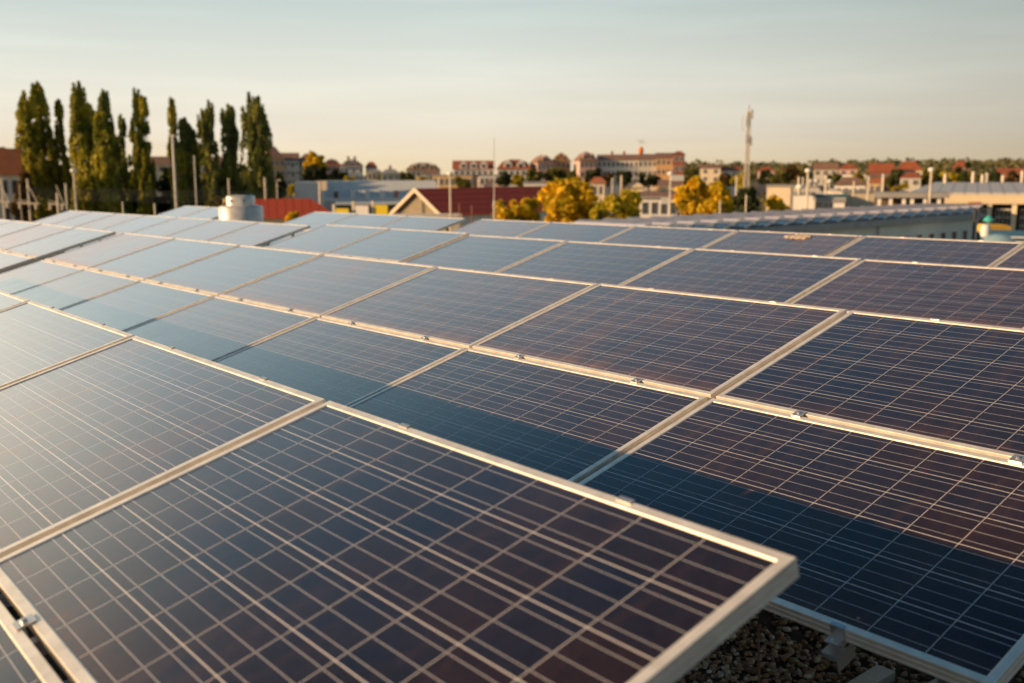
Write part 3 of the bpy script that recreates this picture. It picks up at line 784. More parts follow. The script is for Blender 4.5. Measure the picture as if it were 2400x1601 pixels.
def house(X0, X1, Yeave, D, depth, wall, roof, label, Yridge=None, kind='gable', yaw=0.0, floors=0, cols=0, name='house', cat='house',
          over=0.35, wmat=None, chim=0, dormers=0, side=True, balc=False):
    """a building whose front spans photo columns X0..X1 at distance D; local x runs along the front, y goes away"""
    p0 = at(X0, 406, D); p1 = at(X1, 406, D)
    w = (p1 - p0).length; c = (p0 + p1) / 2; hw = w / 2 / max(0.3, math.cos(yaw))
    yaw -= math.atan2((X0 + X1) / 2 - CX, FPX)
    hw = w / 2 * (0.95 if abs(X0 + X1 - 2 * CX) < 1400 else 0.9)
    he = ztop(Yeave, (X0 + X1) / 2, D)
    r = empty(name, (c.x, c.y, GZ), FACE + yaw)
    T0 = 0.0
    b = MB(); b.box(-hw, hw, 0, depth, 0, he); b.build('wall', wall, r)
    hr = ztop(Yridge, (X0 + X1) / 2, D) if Yridge else he + 0.3
    ov = over; rf = MB()
    if kind == 'flat':
        rf.box(-hw - 0.12, hw + 0.12, -0.12, depth + 0.12, he + 0.002, he + 0.28)
    elif kind == 'gable':          # ridge parallel to the front
        rf.add([(-hw - ov, -ov, he - 0.1), (hw + ov, -ov, he - 0.1), (hw + ov, depth / 2, hr), (-hw - ov, depth / 2, hr), (hw + ov, depth + ov, he - 0.1), (-hw - ov, depth + ov, he - 0.1)],
               [(0, 1, 2, 3), (3, 2, 4, 5), (0, 3, 5), (1, 4, 2), (0, 5, 4, 1)])
    elif kind == 'front':          # gable end faces us
        rf.add([(-hw - ov, -ov, he - 0.1), (0, -ov, hr), (hw + ov, -ov, he - 0.1), (-hw - ov, depth + ov, he - 0.1), (0, depth + ov, hr), (hw + ov, depth + ov, he - 0.1)],
               [(0, 3, 4, 1), (1, 4, 5, 2), (3, 5, 4), (0, 2, 5, 3)])
        gb = MB(); gb.add([(-hw, -0.003, he), (hw, -0.003, he), (0, -0.003, he + (hr - he) * 0.9), (-hw, 0.2, he), (hw, 0.2, he), (0, 0.2, he + (hr - he) * 0.9)], [(0, 1, 2), (5, 4, 3), (0, 2, 5, 3), (1, 4, 5, 2)])
        gb.build('gable', wall, r)
    elif kind == 'hip':
        i = min(hw * 0.55, depth / 2)
        rf.add([(-hw - ov, -ov, he - 0.1), (hw + ov, -ov, he - 0.1), (hw + ov, depth + ov, he - 0.1), (-hw - ov, depth + ov, he - 0.1), (-hw + i, depth / 2, hr), (hw - i, depth / 2, hr)],
               [(0, 1, 5, 4), (1, 2, 5), (2, 3, 4, 5), (3, 0, 4), (3, 2, 1, 0)])
    elif kind == 'mansard':
        i = min(1.6, depth * 0.2); zm = he + (hr - he) * 0.72; j = min(hw * 0.45, depth / 2 - 0.2)
        rf.add([(-hw - ov, -ov, he - 0.1), (hw + ov, -ov, he - 0.1), (hw + ov, depth + ov, he - 0.1), (-hw - ov, depth + ov, he - 0.1),
                (-hw + i, i, zm), (hw - i, i, zm), (hw - i, depth - i, zm), (-hw + i, depth - i, zm), (-hw + i + j, depth / 2, hr), (hw - i - j, depth / 2, hr)],
               [(0, 1, 5, 4), (1, 2, 6, 5), (2, 3, 7, 6), (3, 0, 4, 7), (4, 5, 9, 8), (5, 6, 9), (6, 7, 8, 9), (7, 4, 8), (3, 2, 1, 0)])
    ro = rf.build('roof', roof, r)
    for k in range(chim):
        x = -hw * 0.6 + (k + 0.5) * 1.2 * hw / chim
        b = MB(); b.box(x - 0.35, x + 0.35, depth / 2 - 0.3, depth / 2 + 0.4, hr - 0.6, hr + 0.9); b.box(x - 0.42, x + 0.42, depth / 2 - 0.37, depth / 2 + 0.47, hr + 0.9, hr + 1.02)
        b.build('chimney', BRICK, ro)
    for k in range(dormers):
        x = -hw * 0.75 + (k + 0.5) * 1.5 * hw / dormers; dz = (hr - he) * 0.55; dw = min(1.3, hw / dormers * 0.55)
        b = MB(); b.box(x - dw, x + dw, 0.25, 2.4, he + 0.05, he + dz)
        b.add([(x - dw - .15, 0.0, he + dz), (x + dw + .15, 0.0, he + dz), (x, 0.0, he + dz + dw * .8), (x - dw - .15, 2.8, he + dz), (x + dw + .15, 2.8, he + dz), (x, 2.8, he + dz + dw * .8)],
              [(0, 1, 2), (5, 4, 3), (0, 2, 5, 3), (1, 4, 5, 2), (0, 3, 4, 1)])
        q = b.build('dormer', [wall], ro)
        b = MB(); b.box(x - dw * .55, x + dw * .55, 0.2, 0.248, he + dz * .3, he + dz * .9); b.build('pane', GLASS, q)
    fh = min(3.0, he / max(1, floors)) if floors else 3
    cw = 2 * hw / max(1, cols)
    for f in range(floors):
        z = he - fh * (f + 1) + fh * 0.3
        for k in range(cols):
            x = -hw + (k + 0.5) * cw; ww = min(0.75, cw * 0.3)
            b = MB(); b.box(x - ww - .08, x + ww + .08, -0.05, -0.004, z - .08, z + fh * .48 + .08)
            q = b.build('window', wmat or (wall if int(X0) % 2 else WHITE), r)
            b = MB(); b.box(x - ww, x + ww, -0.08, -0.052, z, z + fh * .48); b.build('pane', FARGLASS if D > 180 else GLASS, q)
        if balc:
            for k in range(0, cols, 2):
                x = -hw + (k + 0.5) * cw
                b = MB(); b.box(x - cw * .42, x + cw * .42, -1.2, -0.09, z - 0.35, z - 0.2); b.box(x - cw * .42, x + cw * .42, -1.2, -1.12, z - 0.2, z + 0.6); b.build('balcony', WHITE, r)
        if side:
            for k in range(max(1, int(depth / 4))):
                y = (k + 0.5) * depth / max(1, int(depth / 4))
                b = MB(); b.box(hw + .004, hw + .04, y - .6, y + .6, z, z + fh * .48); b.build('side_window', FARGLASS, r)
    tag(r, label, cat); return r


Y18 = math.radians(18)
# left edge
house(-80, 46, 408, 112, 6, CREAM, TILEO, 'cream house with a steep orange tiled roof at the left edge', 346, 'gable', 0, 2, 5, chim=0)
b = MB()
# pastel apartments by the poplars and the run of town houses on the skyline
house(345, 540, 386, 330, 14, CREAM, TILEB, 'long cream house glimpsed between the poplars', 366, 'gable', 0, 2, 9)
house(634, 668, 372, 330, 15, OCHRE, TILEB, 'tall ochre stair block beside the wide forked poplar', 342, 'hip', 0.2, 4, 3, name='apartment_block', cat='apartment block')
house(652, 702, 376, 340, 15, WHITEW, TILEB, 'white apartment block with brown roof beside the ochre stair block', 357, 'gable', 0, 4, 5, name='apartment_block', cat='apartment block', balc=True)
house(700, 758, 374, 350, 15, GREENW, TILEB, 'pale green apartment block behind the orange tree', 359, 'hip', 0, 4, 5, name='apartment_block', cat='apartment block', chim=1)
house(757, 800, 386, 345, 13, PINK, TILE, 'pink apartment block with attic roof', 371, 'mansard', 0, 3, 4, name='apartment_block', cat='apartment block', dormers=2)
house(798, 852, 388, 340, 14, WHITEW, TILEB, 'white apartment block with chimneys and dormers', 373, 'mansard', 0, 4, 6, name='apartment_block', cat='apartment block', dormers=3, chim=2, balc=True)
house(857, 884, 392, 350, 10, GREYW, TILE, 'small house with dark red roof behind the yellow house', 379, 'hip', 0, 1, 2)
house(860, 894, 402, 300, 10, CREAM, ROOFG, 'pale yellow low house with grey roof', 395, 'hip', 0, 2, 3)
house(892, 938, 406, 295, 10, GREENW, ROOFG, 'pale green low house with shallow roof', 396, 'hip', 0, 2, 3, chim=1)
house(950, 1034, 398, 340, 14, CREAM, TILEB, 'cream house with broad red brown mansard roof', 381, 'mansard', 0, 3, 7, dormers=3)
house(990, 1030, 408, 300, 10, BLUEL, TILEB, 'pale blue house in front of the cream mansard house', 398, 'hip', 0, 2, 3)
house(1010, 1110, 412, 240, 12, OCHRE, ROOFG, 'long ochre hall with flat grey roof', 404, 'flat', -0.15, 1, 7, name='hall', cat='hall')
house(1060, 1160, 396, 340, 14, WHITEW, TILE, 'white house with twin gables under a red roof', 376, 'gable', 0, 3, 7, dormers=3)
house(1110, 1195, 412, 260, 10, WHITEW, ROOFG, 'long white hall with flat roof left of the yellow green tree', 404, 'flat', 0, 2, 7, name='hall', cat='hall')
house(1163, 1248, 396, 335, 14, WHITEW, TILE, 'white house with large red mansard roof and front gable', 373, 'mansard', 0, 3, 6, dormers=2)
house(1258, 1300, 381, 335, 13, PINK, TILEB, 'salmon house with stepped brown roof', 362, 'mansard', 0.2, 3, 4, dormers=1)
house(1292, 1338, 378, 345, 14, OCHRE, TILEB, 'ochre house with the highest domed brown roof', 357, 'mansard', 0, 4, 4, dormers=2)
house(1357, 1402, 376, 330, 14, PINK, TILEB, 'salmon house joined to the left of the long block', 354, 'mansard', 0.15, 4, 4, name='apartment_block', cat='apartment block', dormers=2)
house(1398, 1498, 375, 335, 15, WHITEW, TILEB, 'long white apartment block under a brown ridge roof', 361, 'gable', 0, 3, 9, name='apartment_block', cat='apartment block', chim=2)
house(1494, 1540, 374, 330, 15, GREYW, TILEB, 'grey white apartment block with orange roof ornament', 360, 'gable', 0, 4, 4, name='apartment_block', cat='apartment block')
house(1536, 1584, 370, 327, 15, OCHRE, TILEB, 'yellow apartment block with tall windows', 357, 'gable', 0, 4, 4, name='apartment_block', cat='apartment block')
house(1576, 1604, 362, 322, 16, BRICK, TILE, 'brick red tower end of the long block', 353, 'hip', 0, 4, 2, name='apartment_block', cat='apartment block')
a = at(1502, 362, 337)
r = empty('roof_ornament', (a.x, a.y, a.z), FACE); b = MB(); b.lathe([(0.4, 0), (0.8, 0.6), (0.9, 1.5), (0.4, 2.4)], 10); b.build('finial', ORNG, r)
b = MB(); b.tube([(0, 0, 2.6), (0, 0, 5.0)], 0.08, 5); b.tube([(-1.4, 0, 4.6), (1.4, 0, 3.6)], 0.08, 5); b.tube([(1.2, 0, 4.8), (-0.6, 0, 3.4)], 0.08, 5); b.build('antenna', GALV, r)
tag(r, 'orange finial with aerials on the long apartment roof', 'roof ornament')
# right-hand village
vil = [(1640, 1690, 394, 420, TILEB, CREAM, 'distant brown roofed house left of the lattice mast', 386, 'gable'),
       (1690, 1735, 400, 330, TILE, WHITEW, 'low house with red roof behind the lattice mast foot', 391, 'gable'),
       (1775, 1815, 400, 430, TILE, PINK, 'distant red roofed house right of the lattice mast', 391, 'hip'),
       (1905, 1965, 397, 400, TILEB, GREYW, 'grey house with steep brown roof behind the twin posts', 381, 'gable'),
       (1965, 2010, 396, 380, TILE, PINK, 'brick pink house left of the tall row house', 384, 'hip'),
       (1968, 2032, 410, 330, ROOFG, WHITEW, 'white house with grey roof in the village', 403, 'flat'),
       (2035, 2094, 402, 340, TILE, BRICK, 'brick row house with flat eaves and the tallest wall', 383, 'gable'),
       (2098, 2162, 399, 345, TILE, CREAM, 'cream house with a pointed red hip roof', 378, 'hip'),
       (2110, 2160, 416, 290, TILE, GREYW, 'grey walled house with red roof below the pointed hip roof', 404, 'hip'),
       (2232, 2272, 391, 420, TILE, BRICK, 'red house among trees near the right edge', 377, 'hip'),
       (2335, 2395, 402, 400, TILE, BRICK, 'long red house at the far right among trees', 394, 'gable'),
       (1955, 2032, 433, 200, TILEB, WHITEW, 'low house with wide brown roof behind the cream wall', 415, 'hip'),
       (2038, 2066, 428, 220, TILEO, OCHRE, 'small house with bright orange roof', 420, 'gable'),
       (1465, 1512, 438, 150, TILEB, CREAM, 'cream house with its gable end facing us', 420, 'front'),
       (1382, 1420, 428, 190, TILEO, CREAM, 'house with bright orange roof behind the golden tree', 415, 'hip'),
       (1545, 1600, 436, 160, TILEB, CREAM, 'cream bungalow behind the white shed', 422, 'gable'),
       (1225, 1300, 430, 190, ROOFG, WHITEW, 'white flat roofed house with pipes behind the red barn', 422, 'flat'),
       (1135, 1170, 436, 170, TILEO, CREAM, 'small orange gable behind the tall thin mast', 420, 'front')]
for X0, X1, Ye, D, rm, wm, lab, Yr, kd in vil:
    house(X0, X1, Ye, D, 9, wm, rm, lab, Yr, kd, 0, 2, max(2, int((X1 - X0) / 18)), over=0.3)
house(1500, 1592, 462, 130, 9, WHITEW, TILEB, 'white low shed with dark openings beside the broad golden tree', 450, 'gable', 0, 1, 4, name='shed', cat='shed')
house(1798, 1856, 438, 150, 8, CREAM, ROOFG, 'beige flat roofed block behind the low golden bush', 437, 'flat', 0, 0, 0, name='flat_roof_block', cat='building')
house(1856, 1958, 440, 165, 10, GREYW, ROOFG, 'grey flat roofed block carrying roof ventilators', 438, 'flat', 0, 0, 0, name='flat_roof_block', cat='building')
house(1862, 1912, 458, 125, 8, WHITEW, ROOFG, 'white box shaped building right of the low golden bush', 457, 'flat', 0, 0, 0, name='flat_roof_block', cat='building')
house(1912, 1988, 462, 128, 8, GREYW, TEAL, 'low open shed with dark green roof edge', 458, 'flat', 0, 1, 4, name='shed', cat='shed')
house(1975, 2062, 452, 135, 10, CREAM, ROOFG, 'cream wall building left of the canopy', 450, 'flat', 0.25, 0, 0, name='flat_roof_block', cat='building')
house(1956, 1984, 475, 110, 5, WHITEW, ROOFG, 'small white cabin in front of the open shed', 473, 'flat', 0, 0, 0, name='cabin', cat='cabin')
for k, X in enumerate((1874, 1898, 1912, 1944)):
    p = at(X, 439 if k != 0 else 457, 164 if k else 124); b = MB(); b.lathe([(0.25, 0), (0.25, .7), (0.5, .8), (0.5, 1.05), (0.15, 1.25)], 10)
    o = b.build('roof_ventilator', WHITE, None, True, loc=(p.x, p.y, p.z)); tag(o, f"white roof ventilator, {ORD[k]} from the left on the flat roofs", 'ventilator', 'white roof ventilators')

# canopy with white columns
r = empty('canopy', foot(2140, 112), FACE - 0.33); S = 112 / FPX; z1 = ztop(452, 2140, 112)
b = MB(); b.box(-82 * S, 82 * S, 0, 7, z1 - 0.55, z1); b.build('roof', ROOFG, r)
for X in (-70, -45, -16, 2, 30, 60):
    b = MB(); b.box(X * S - 0.18, X * S + 0.18, 0.3, 0.6, 0, z1 - 0.56); b.build('column', WHITE, r)
b = MB(); b.box(-80 * S, 80 * S, 6.6, 6.8, 0, z1 - 0.56); b.build('back_wall', mat('dark_brown_wall', (0.12, 0.09, 0.07)), r)  # back wall in one even dark brown
tag(r, 'flat grey canopy on square white columns', 'canopy')

# large warehouse at right
D = 118; S = D / FPX; r = empty('warehouse', foot(2350, D), FACE - 0.42); z0 = ztop(478, 2350, D); z1 = ztop(452, 2350, D); z2 = ztop(427, 2350, 142)
xl = -200 * S; xr = 170 * S
b = MB(); b.add([(xl, 0, z1), (xr, 0, z1), (xr, 26, z2), (xl + 2, 26, z2), (xl, 0, z1 - .25), (xr, 0, z1 - .25), (xr, 26, z2 - 0.3), (xl + 2, 26, z2 - 0.3)],
      [(0, 1, 2, 3), (7, 6, 5, 4), (0, 4, 5, 1), (1, 5, 6, 2), (2, 6, 7, 3), (3, 7, 4, 0)]); b.build('roof', ROOFS, r)
b = MB(); b.box(xl + 80 * S, xr, -0.4, 0.25, z0, z1 - 0.26)
b.build('fascia', mat('cream_fascia', (0.66, 0.57, 0.40), rough=0.6, var=0.05, stripe=('Z', 0.45, 0.8)), r)
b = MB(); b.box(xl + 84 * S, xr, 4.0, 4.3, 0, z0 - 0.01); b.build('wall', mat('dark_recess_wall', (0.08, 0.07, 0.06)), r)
for k, X in enumerate((-74, -22, 30, 82, 134)):
    b = MB(); b.box(X * S - .25, X * S + .25, -0.2, 0.3, 0, z0 - 0.01); b.build('column', CREAM, r)
    for j in (0, 1):
        x = (X + 14 + j * 18) * S; b = MB(); b.box(x, x + 15 * S, 0.6, 0.7, z0 - 3.4, z0 - 0.6); q = b.build('window', WHITE, r)
        b = MB()
        for a_ in range(2):
            for c_ in range(3): b.box(x + (a_ * 7.3 + .8) * S, x + (a_ * 7.3 + 6.9) * S, 0.56, 0.598, z0 - 3.3 + c_ * .9, z0 - 2.5 + c_ * .9)
        b.build('pane', GLASS, q)
tag(r, 'long grey roofed warehouse with cream fascia at the right edge', 'warehouse')
for k, X in enumerate((2215, 2280, 2302, 2312, 2350, 2395)):
    p = at(X, 428, D + 24); b = MB(); b.tube([(0, 0, -0.6), (0, 0, (1.2, 1.5, 1.1, 1.3, 1.0, 1.6)[k])], 0.22, 8)
    o = b.build('roof_stack', CONC, None, loc=(p.x, p.y, p.z)); tag(o, f"short concrete stack on the warehouse roof, {ORD[k]} from its left end", 'stack', 'short stacks along the warehouse roof')

# solar roofed building beyond our roof, running away to the right
A = at(1440, 512, 41); A.z = 0; B = at(2292, 512, 66); B.z = 0
zw = at(2100, 506, 58).z
L = (B - A).length; ya = math.atan2((B - A).y, (B - A).x)
r = empty('solar_roof_building', (A.x, A.y, GZ), ya)
PLASTER = mat('pale_blue_plaster', (0.74, 0.80, 0.78), rough=0.9, var=0.14, scale=0.3, c2=(0.60, 0.64, 0.58))
b = MB(); b.box(0, L, 0, 4.2, 0, zw - GZ - 0.5); b.build('wall', PLASTER, r)
b = MB(); b.box(-0.3, L + 0.3, -0.35, 4.5, zw - GZ - 0.49, zw - GZ - 0.15); b.build('roof', mat('grey_roof_edge', (0.35, 0.36, 0.36)), r)
hz = zw - GZ
for k in range(14):
    x = L * (0.36 + 0.045 * k); b = MB(); b.box(x - .35, x + .35, -0.05, -0.004, hz - 2.2, hz - 1.1); q = b.build('window', WHITE, r)
    b = MB(); b.box(x - .27, x + .27, -0.08, -0.052, hz - 2.1, hz - 1.2); b.build('pane', GLASS, q)
b = MB(); b.tube([(L * .62, -0.1, 0), (L * .62, -0.1, hz - 0.5)], 0.06, 8); b.build('downpipe', GALV, r)
tag(r, 'pale blue plastered building with solar panels on its roof', 'building')
FARP = mat('far_panel_cells', (0.22, 0.20, 0.21), rough=0.2, var=0.5, scale=1.2, stripe=('X', 1.0, 4.0), spec=0.7)
nrow = 21
me = None
for k in range(nrow):
    q = empty('solar_module_row', (A + (B - A) * ((k + 0.4) / nrow)) + Vector((0, 0, zw - 0.14)), ya)
    W_ = L / nrow * 0.98
    if me is None:
        b = MB(); b.add([(0, 0, 0.06), (W_, 0, 0.52), (W_, 4.0, 0.52), (0, 4.0, 0.06), (0, 0, 0.02), (W_, 0, 0.48), (W_, 4.0, 0.48), (0, 4.0, 0.02)],
                        [(0, 1, 2, 3), (7, 6, 5, 4), (0, 4, 5, 1), (1, 5, 6, 2), (2, 6, 7, 3), (3, 7, 4, 0)]); me = b.mesh('panel_sheet', FARP)
        b = MB(); [b.box(W_ - .06, W_ - .01, y, y + .05, 0, .48) for y in (0.3, 2.0, 3.7)]; me2 = b.mesh('support', GALV)
        b = MB(); b.add([(-.01, -.03, 0.0), (W_ + .01, -.03, 0.46), (W_ + .01, -.03, 0.53), (-.01, -.03, 0.07), (-.01, -.005, 0.0), (W_ + .01, -.005, 0.46), (W_ + .01, -.005, 0.53), (-.01, -.005, 0.07)],
                        [(0, 1, 2, 3), (7, 6, 5, 4), (0, 4, 5, 1), (1, 5, 6, 2), (2, 6, 7, 3), (3, 7, 4, 0)]); me3 = b.mesh('edge_frame', ALU)
    link('panel_sheet', me, q); link('support', me2, q); link('edge_frame', me3, q)
    ordn = ['first', 'second', 'third', 'fourth', 'fifth', 'sixth', 'seventh', 'eighth', 'ninth', 'tenth', 'eleventh', 'twelfth', 'thirteenth', 'fourteenth', 'fifteenth', 'sixteenth', 'seventeenth', 'eighteenth', 'nineteenth', 'twentieth', 'twenty-first'][k]
    tag(q, f"{ordn} panel row from the left on the pale blue building's roof", 'solar panel row', 'sawtooth panel rows on the neighbouring roof')

# red hipped roof house and white strip
house(540, 782, 508, 74, 3, CREAM, REDH, 'low house with a dark red sheet metal hipped roof', 467, 'hip', 0, 1, 7, over=0.5)
# blue hall
r = house(700, 1024, 470, 130, 16, BLUEW, BLUEL, 'long blue grey hall with small dark windows in its wall', 428, 'flat', 0, 0, 0, name='blue_hall', cat='hall')
r.location += Vector((0, 0, 0)); D = 130; S = D / FPX; he = ztop(470, 862, D); hup = ztop(425, 862, D)
b = MB(); xl = -167 * S; xr = 162 * S
b.add([(xl + 68 * S, -0.3, he - .2), (xr, -0.3, he - .2), (xr, 3.0, hup), (xl + 68 * S, 3.0, hup), (xl + 68 * S, 15, hup), (xr, 15, hup)], [(0, 1, 2, 3), (3, 2, 5, 4)])
b.build('sloping_cladding', BLUEW, r)
b = MB(); b.box(xl, xl + 68 * S - .003, -0.35, 14, he - 1.4, hup - 0.1); b.build('end_block', BLUEL, r)
for X in (-138, -74, -36, -2, 32, 64):
    b = MB(); yy = 1.1; b.box(X * S - .32, X * S + .32, 0.2 if X > -100 else -0.45, 1.4 if X > -100 else -0.36, he + 0.1, he + 1.25); q = b.build('window', BLUEL, r)
    b = MB(); b.box(X * S - .26, X * S + .26, 0.15 if X > -100 else -0.5, 0.198 if X > -100 else -0.452, he + .16, he + 1.15); b.build('pane', GLASS if X in (-74, 64) else BLUEL, q)
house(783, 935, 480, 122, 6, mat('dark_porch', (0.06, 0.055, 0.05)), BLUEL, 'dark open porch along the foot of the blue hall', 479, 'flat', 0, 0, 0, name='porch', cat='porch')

# red barn with boarded gable
D = 88; S = D / FPX
yw = -0.62
pk = at(973, 442, D); P0 = at(973, 442, D)
r = empty('red_roof_barn', (pk.x, pk.y, GZ), FACE + yw)
hr = pk.z - GZ; he = ztop(500, 973, D); hw = 62 * S / math.cos(yw) * 1.0; Lb = 560 * S
b = MB(); b.box(-hw + .4, hw - .4, 0.35, Lb, 0, he); b.build('wall', BLUEL, r)
b = MB(); b.add([(-hw + .4, 0.3, he - 3), (hw - .4, 0.3, he - 3), (hw - .4, .3, he), (0, 0.3, hr - 0.25), (-hw + .4, .3, he)], [(0, 1, 2, 3, 4)]); b.build('gable', WOODG, r)
b = MB(); b.box(0.5, 0.75, 0.24, 0.296, he - .5, he + 1.1); b.build('gable_slit', BLACKP, r)
# roof planes run back from the gable
b = MB()
for s in (-1, 1):
    x = s * (hw + .1)
    b.add([(0, 0, hr), (x, 0, he - .1), (x, Lb, he - .1), (0, Lb, hr), (0, 0, hr - .12), (x, 0, he - .22), (x, Lb, he - .22), (0, Lb, hr - .12)],
          [(0, 1, 2, 3), (7, 6, 5, 4), (0, 4, 5, 1), (1, 5, 6, 2), (2, 6, 7, 3), (3, 7, 4, 0)])
b.build('roof', REDM, r)
for s in (-1, 1):
    x = s * (hw + .15); b = MB()
    b.add([(0, -.12, hr + .08), (x, -.12, he - .05), (x, -.01, he - .05), (0, -.01, hr + .08), (0, -.12, hr - .3), (x, -.12, he - .42), (x, -.01, he - .42), (0, -.01, hr - .3)],
          [(0, 1, 2, 3), (7, 6, 5, 4), (0, 4, 5, 1), (1, 5, 6, 2), (2, 6, 7, 3), (3, 7, 4, 0)]); b.build('bargeboard', BARGE, r)
tag(r, 'barn with long dark red roof and boarded gable with pale bargeboards', 'barn')
# parapet wall in front of it
r = house(912, 1082, 514, 72, 3, CREAM, BARGE, 'low flat roofed annex with sunlit edge before the barn gable', 512, 'flat', 0, 0, 0, name='annex', cat='annex')

# yellow and white boards
for X0, X1, Y0, nm, m, lab in ((784, 815, 488, 'banner_board', YEL, 'yellow board nearest the red hipped roof'), (830, 862, 481, 'banner_board', WHITE, 'white board between the two yellow boards'), (876, 907, 480, 'banner_board', YEL, 'yellow board nearest the barn gable')):
    D = 66; r = empty(nm, foot(X0, D), FACE - 0.15); S = D / FPX; z1 = ztop(Y0, X0, D)
    b = MB(); b.box(-0.22, -0.06, 0, .15, 0, z1 + .25); b.build('post', CONC, r)
    b = MB(); b.box(0, (X1 - X0) * S, 0, 0.05, z1 - 1.1, z1 - .02); b.build('panel', m, r); tag(r, lab, 'board', 'coloured boards beside the blue hall')


# ------------------------------------------------------------------ poles and lamps
def pole(X, Y, D, wpx, m, name, label, cat, group=None, lean=0.0, head=None, r2=None, splice=None, base=None):
    p = foot(X, D); H = ztop(Y, X, D); rr = wpx * D / FPX / 2 * 0.78
    o = empty(name, p, FACE)
    b = MB()
    if splice:
        hs = ztop(splice, X, D); b.tube([(0, 0, 0), (0, 0, hs - .1)], rr, 10); b.build('pole', m, o)
        b = MB(); b.tube([(0, 0, hs - .1), (0, 0, hs + .15)], rr * 1.3, 10); b.build('collar', m, o)
        b = MB(); b.tube([(0, 0, hs + .15), (0, 0, H)], [rr * .6, rr * .35], 8); b.build('rod', m, o)
    else:
        b.tube([(0, 0, 0), (0, 0, H)], [rr, r2 if r2 else rr * .85], 10); b.build('pole', m, o)
    if head == 'round':
        b = MB(); s = D / FPX; b.lathe([(2 * s, 0), (7 * s, 1.5 * s), (7.5 * s, 6 * s), (5 * s, 9 * s), (1 * s, 10 * s)], 12); b.build('lamp_head', WHITE, o, True, loc=(0, 0, H))
    if head == 'arm':
        b = MB(); s = D / FPX; b.box(-5 * s, 5 * s, -.12, .25, 0, 3.5 * s); b.build('lamp_head', WHITE, o, loc=(0, 0, H))
    if head == 'curve':
        b = MB(); s = D / FPX; b.tube([(0, 0, 0), (1 * s, 0, 4 * s), (5 * s, 0, 6 * s), (10 * s, 0, 5 * s)], 1.5 * s, 6); b.build('lamp_arm', m, o, loc=(0, 0, H))
    tag(o, label, cat, group); return o


pole(173, 405, 75, 7, CONC, 'street_lamp', 'lamp post with wide round head above the third row', 'street lamp', head='round')
pole(409, 320, 80, 8, GALV, 'street_lamp', 'tallest lamp post standing in front of the poplars', 'street lamp', head='arm')
pole(1055, 412, 70, 7, CONC, 'street_lamp', 'lamp post with small round head before the red barn roof', 'street lamp', head='round')
pole(648, 428, 85, 4, CONC, 'street_lamp', 'thin curved lamp post beside the dark fir', 'street lamp', head='curve')
pole(1572, 412, 92, 6, CONC, 'street_lamp', 'lamp post beside the white sign boards', 'street lamp', head='round')
pole(1894, 405, 120, 7, CONC, 'street_lamp', 'lamp post rising from the grey ventilator roof', 'street lamp', head='round')
pole(2183, 403, 110, 7, CONC, 'street_lamp', 'lamp post in front of the warehouse roof', 'street lamp', head='round')
pole(457, 364, 70, 4, GALV, 'flagpole', 'thin white mast right of the tallest lamp post', 'mast')
pole(1158, 323, 46, 5.5, GALV, 'aerial_mast', 'tall thin two part mast in front of the red barn', 'mast', splice=477)
con = 'concrete railway posts'
for X, Y, D, w, lab in ((3, 418, 60, 7, 'sunlit concrete post at the left edge of the photo'), (63, 419, 60, 7, 'tall sunlit concrete post carrying the wire crossarm'),
                        (131, 452, 58, 9, 'short stout concrete post'), (152, 430, 60, 7, 'concrete post right beside the short stout one'),
                        (43, 432, 70, 3, 'thin grey post behind the crossarm'), (535, 418, 90, 6, 'grey concrete post in front of the single narrow poplar'),
                        (620, 416, 90, 7, 'grey concrete post in front of the wide forked poplar'), (748, 425, 95, 7, 'cream post with a hanging box before the blue hall'),
                        (1416, 434, 115, 7, 'concrete post right of the largest golden tree'), (1436, 416, 125, 5, 'slim concrete post behind the feathery tree'),
                        (1457, 411, 125, 7, 'thicker concrete post above the feathery tree'), (1727, 412, 120, 6, 'concrete post left of the lattice mast foot'),
                        (1873, 414, 130, 7, 'left one of the twin posts on the grey roof'), (1883, 415, 130, 6, 'right one of the twin posts on the grey roof'),
                        (1937, 412, 130, 8, 'stout post on the right end of the grey roof'), (2003, 424, 130, 6, 'pale post behind the cream wall'),
                        (2037, 413, 130, 7, 'post left of the small orange roof'), (2071, 408, 128, 9, 'tallest stout post right of the orange roof'),
                        (1029, 416, 125, 7, 'short concrete post behind the blue hall roof'), (1122, 415, 105, 7, 'concrete post behind the red barn roof')):
    pole(X, Y, D, w, CONC, 'concrete_post', lab, 'post', con)
pipes = 'slim upright pipes beyond the panels'
for X, Y, D, w, lab in ((283, 472, 24, 5, 'short pipe beyond the third row, left one of two'), (358, 477, 24, 6, 'short capped pipe beyond the third row, right one of two'),
                        (1076, 477, 52, 4, 'rusty pipe between lamp post and thin mast, taller one'), (1105, 481, 52, 4, 'rusty pipe between lamp post and thin mast, shorter one'),
                        (1690, 470, 60, 5, 'thin pipe in front of the broad orange gold tree'), (1751, 457, 75, 5, 'thin pipe below the lattice mast')):
    pole(X, Y, D, w, CONC if X < 1000 or X > 1500 else mat('rusty_pipe', (0.25, 0.13, 0.09)), 'vent_pipe', lab, 'pipe', pipes)
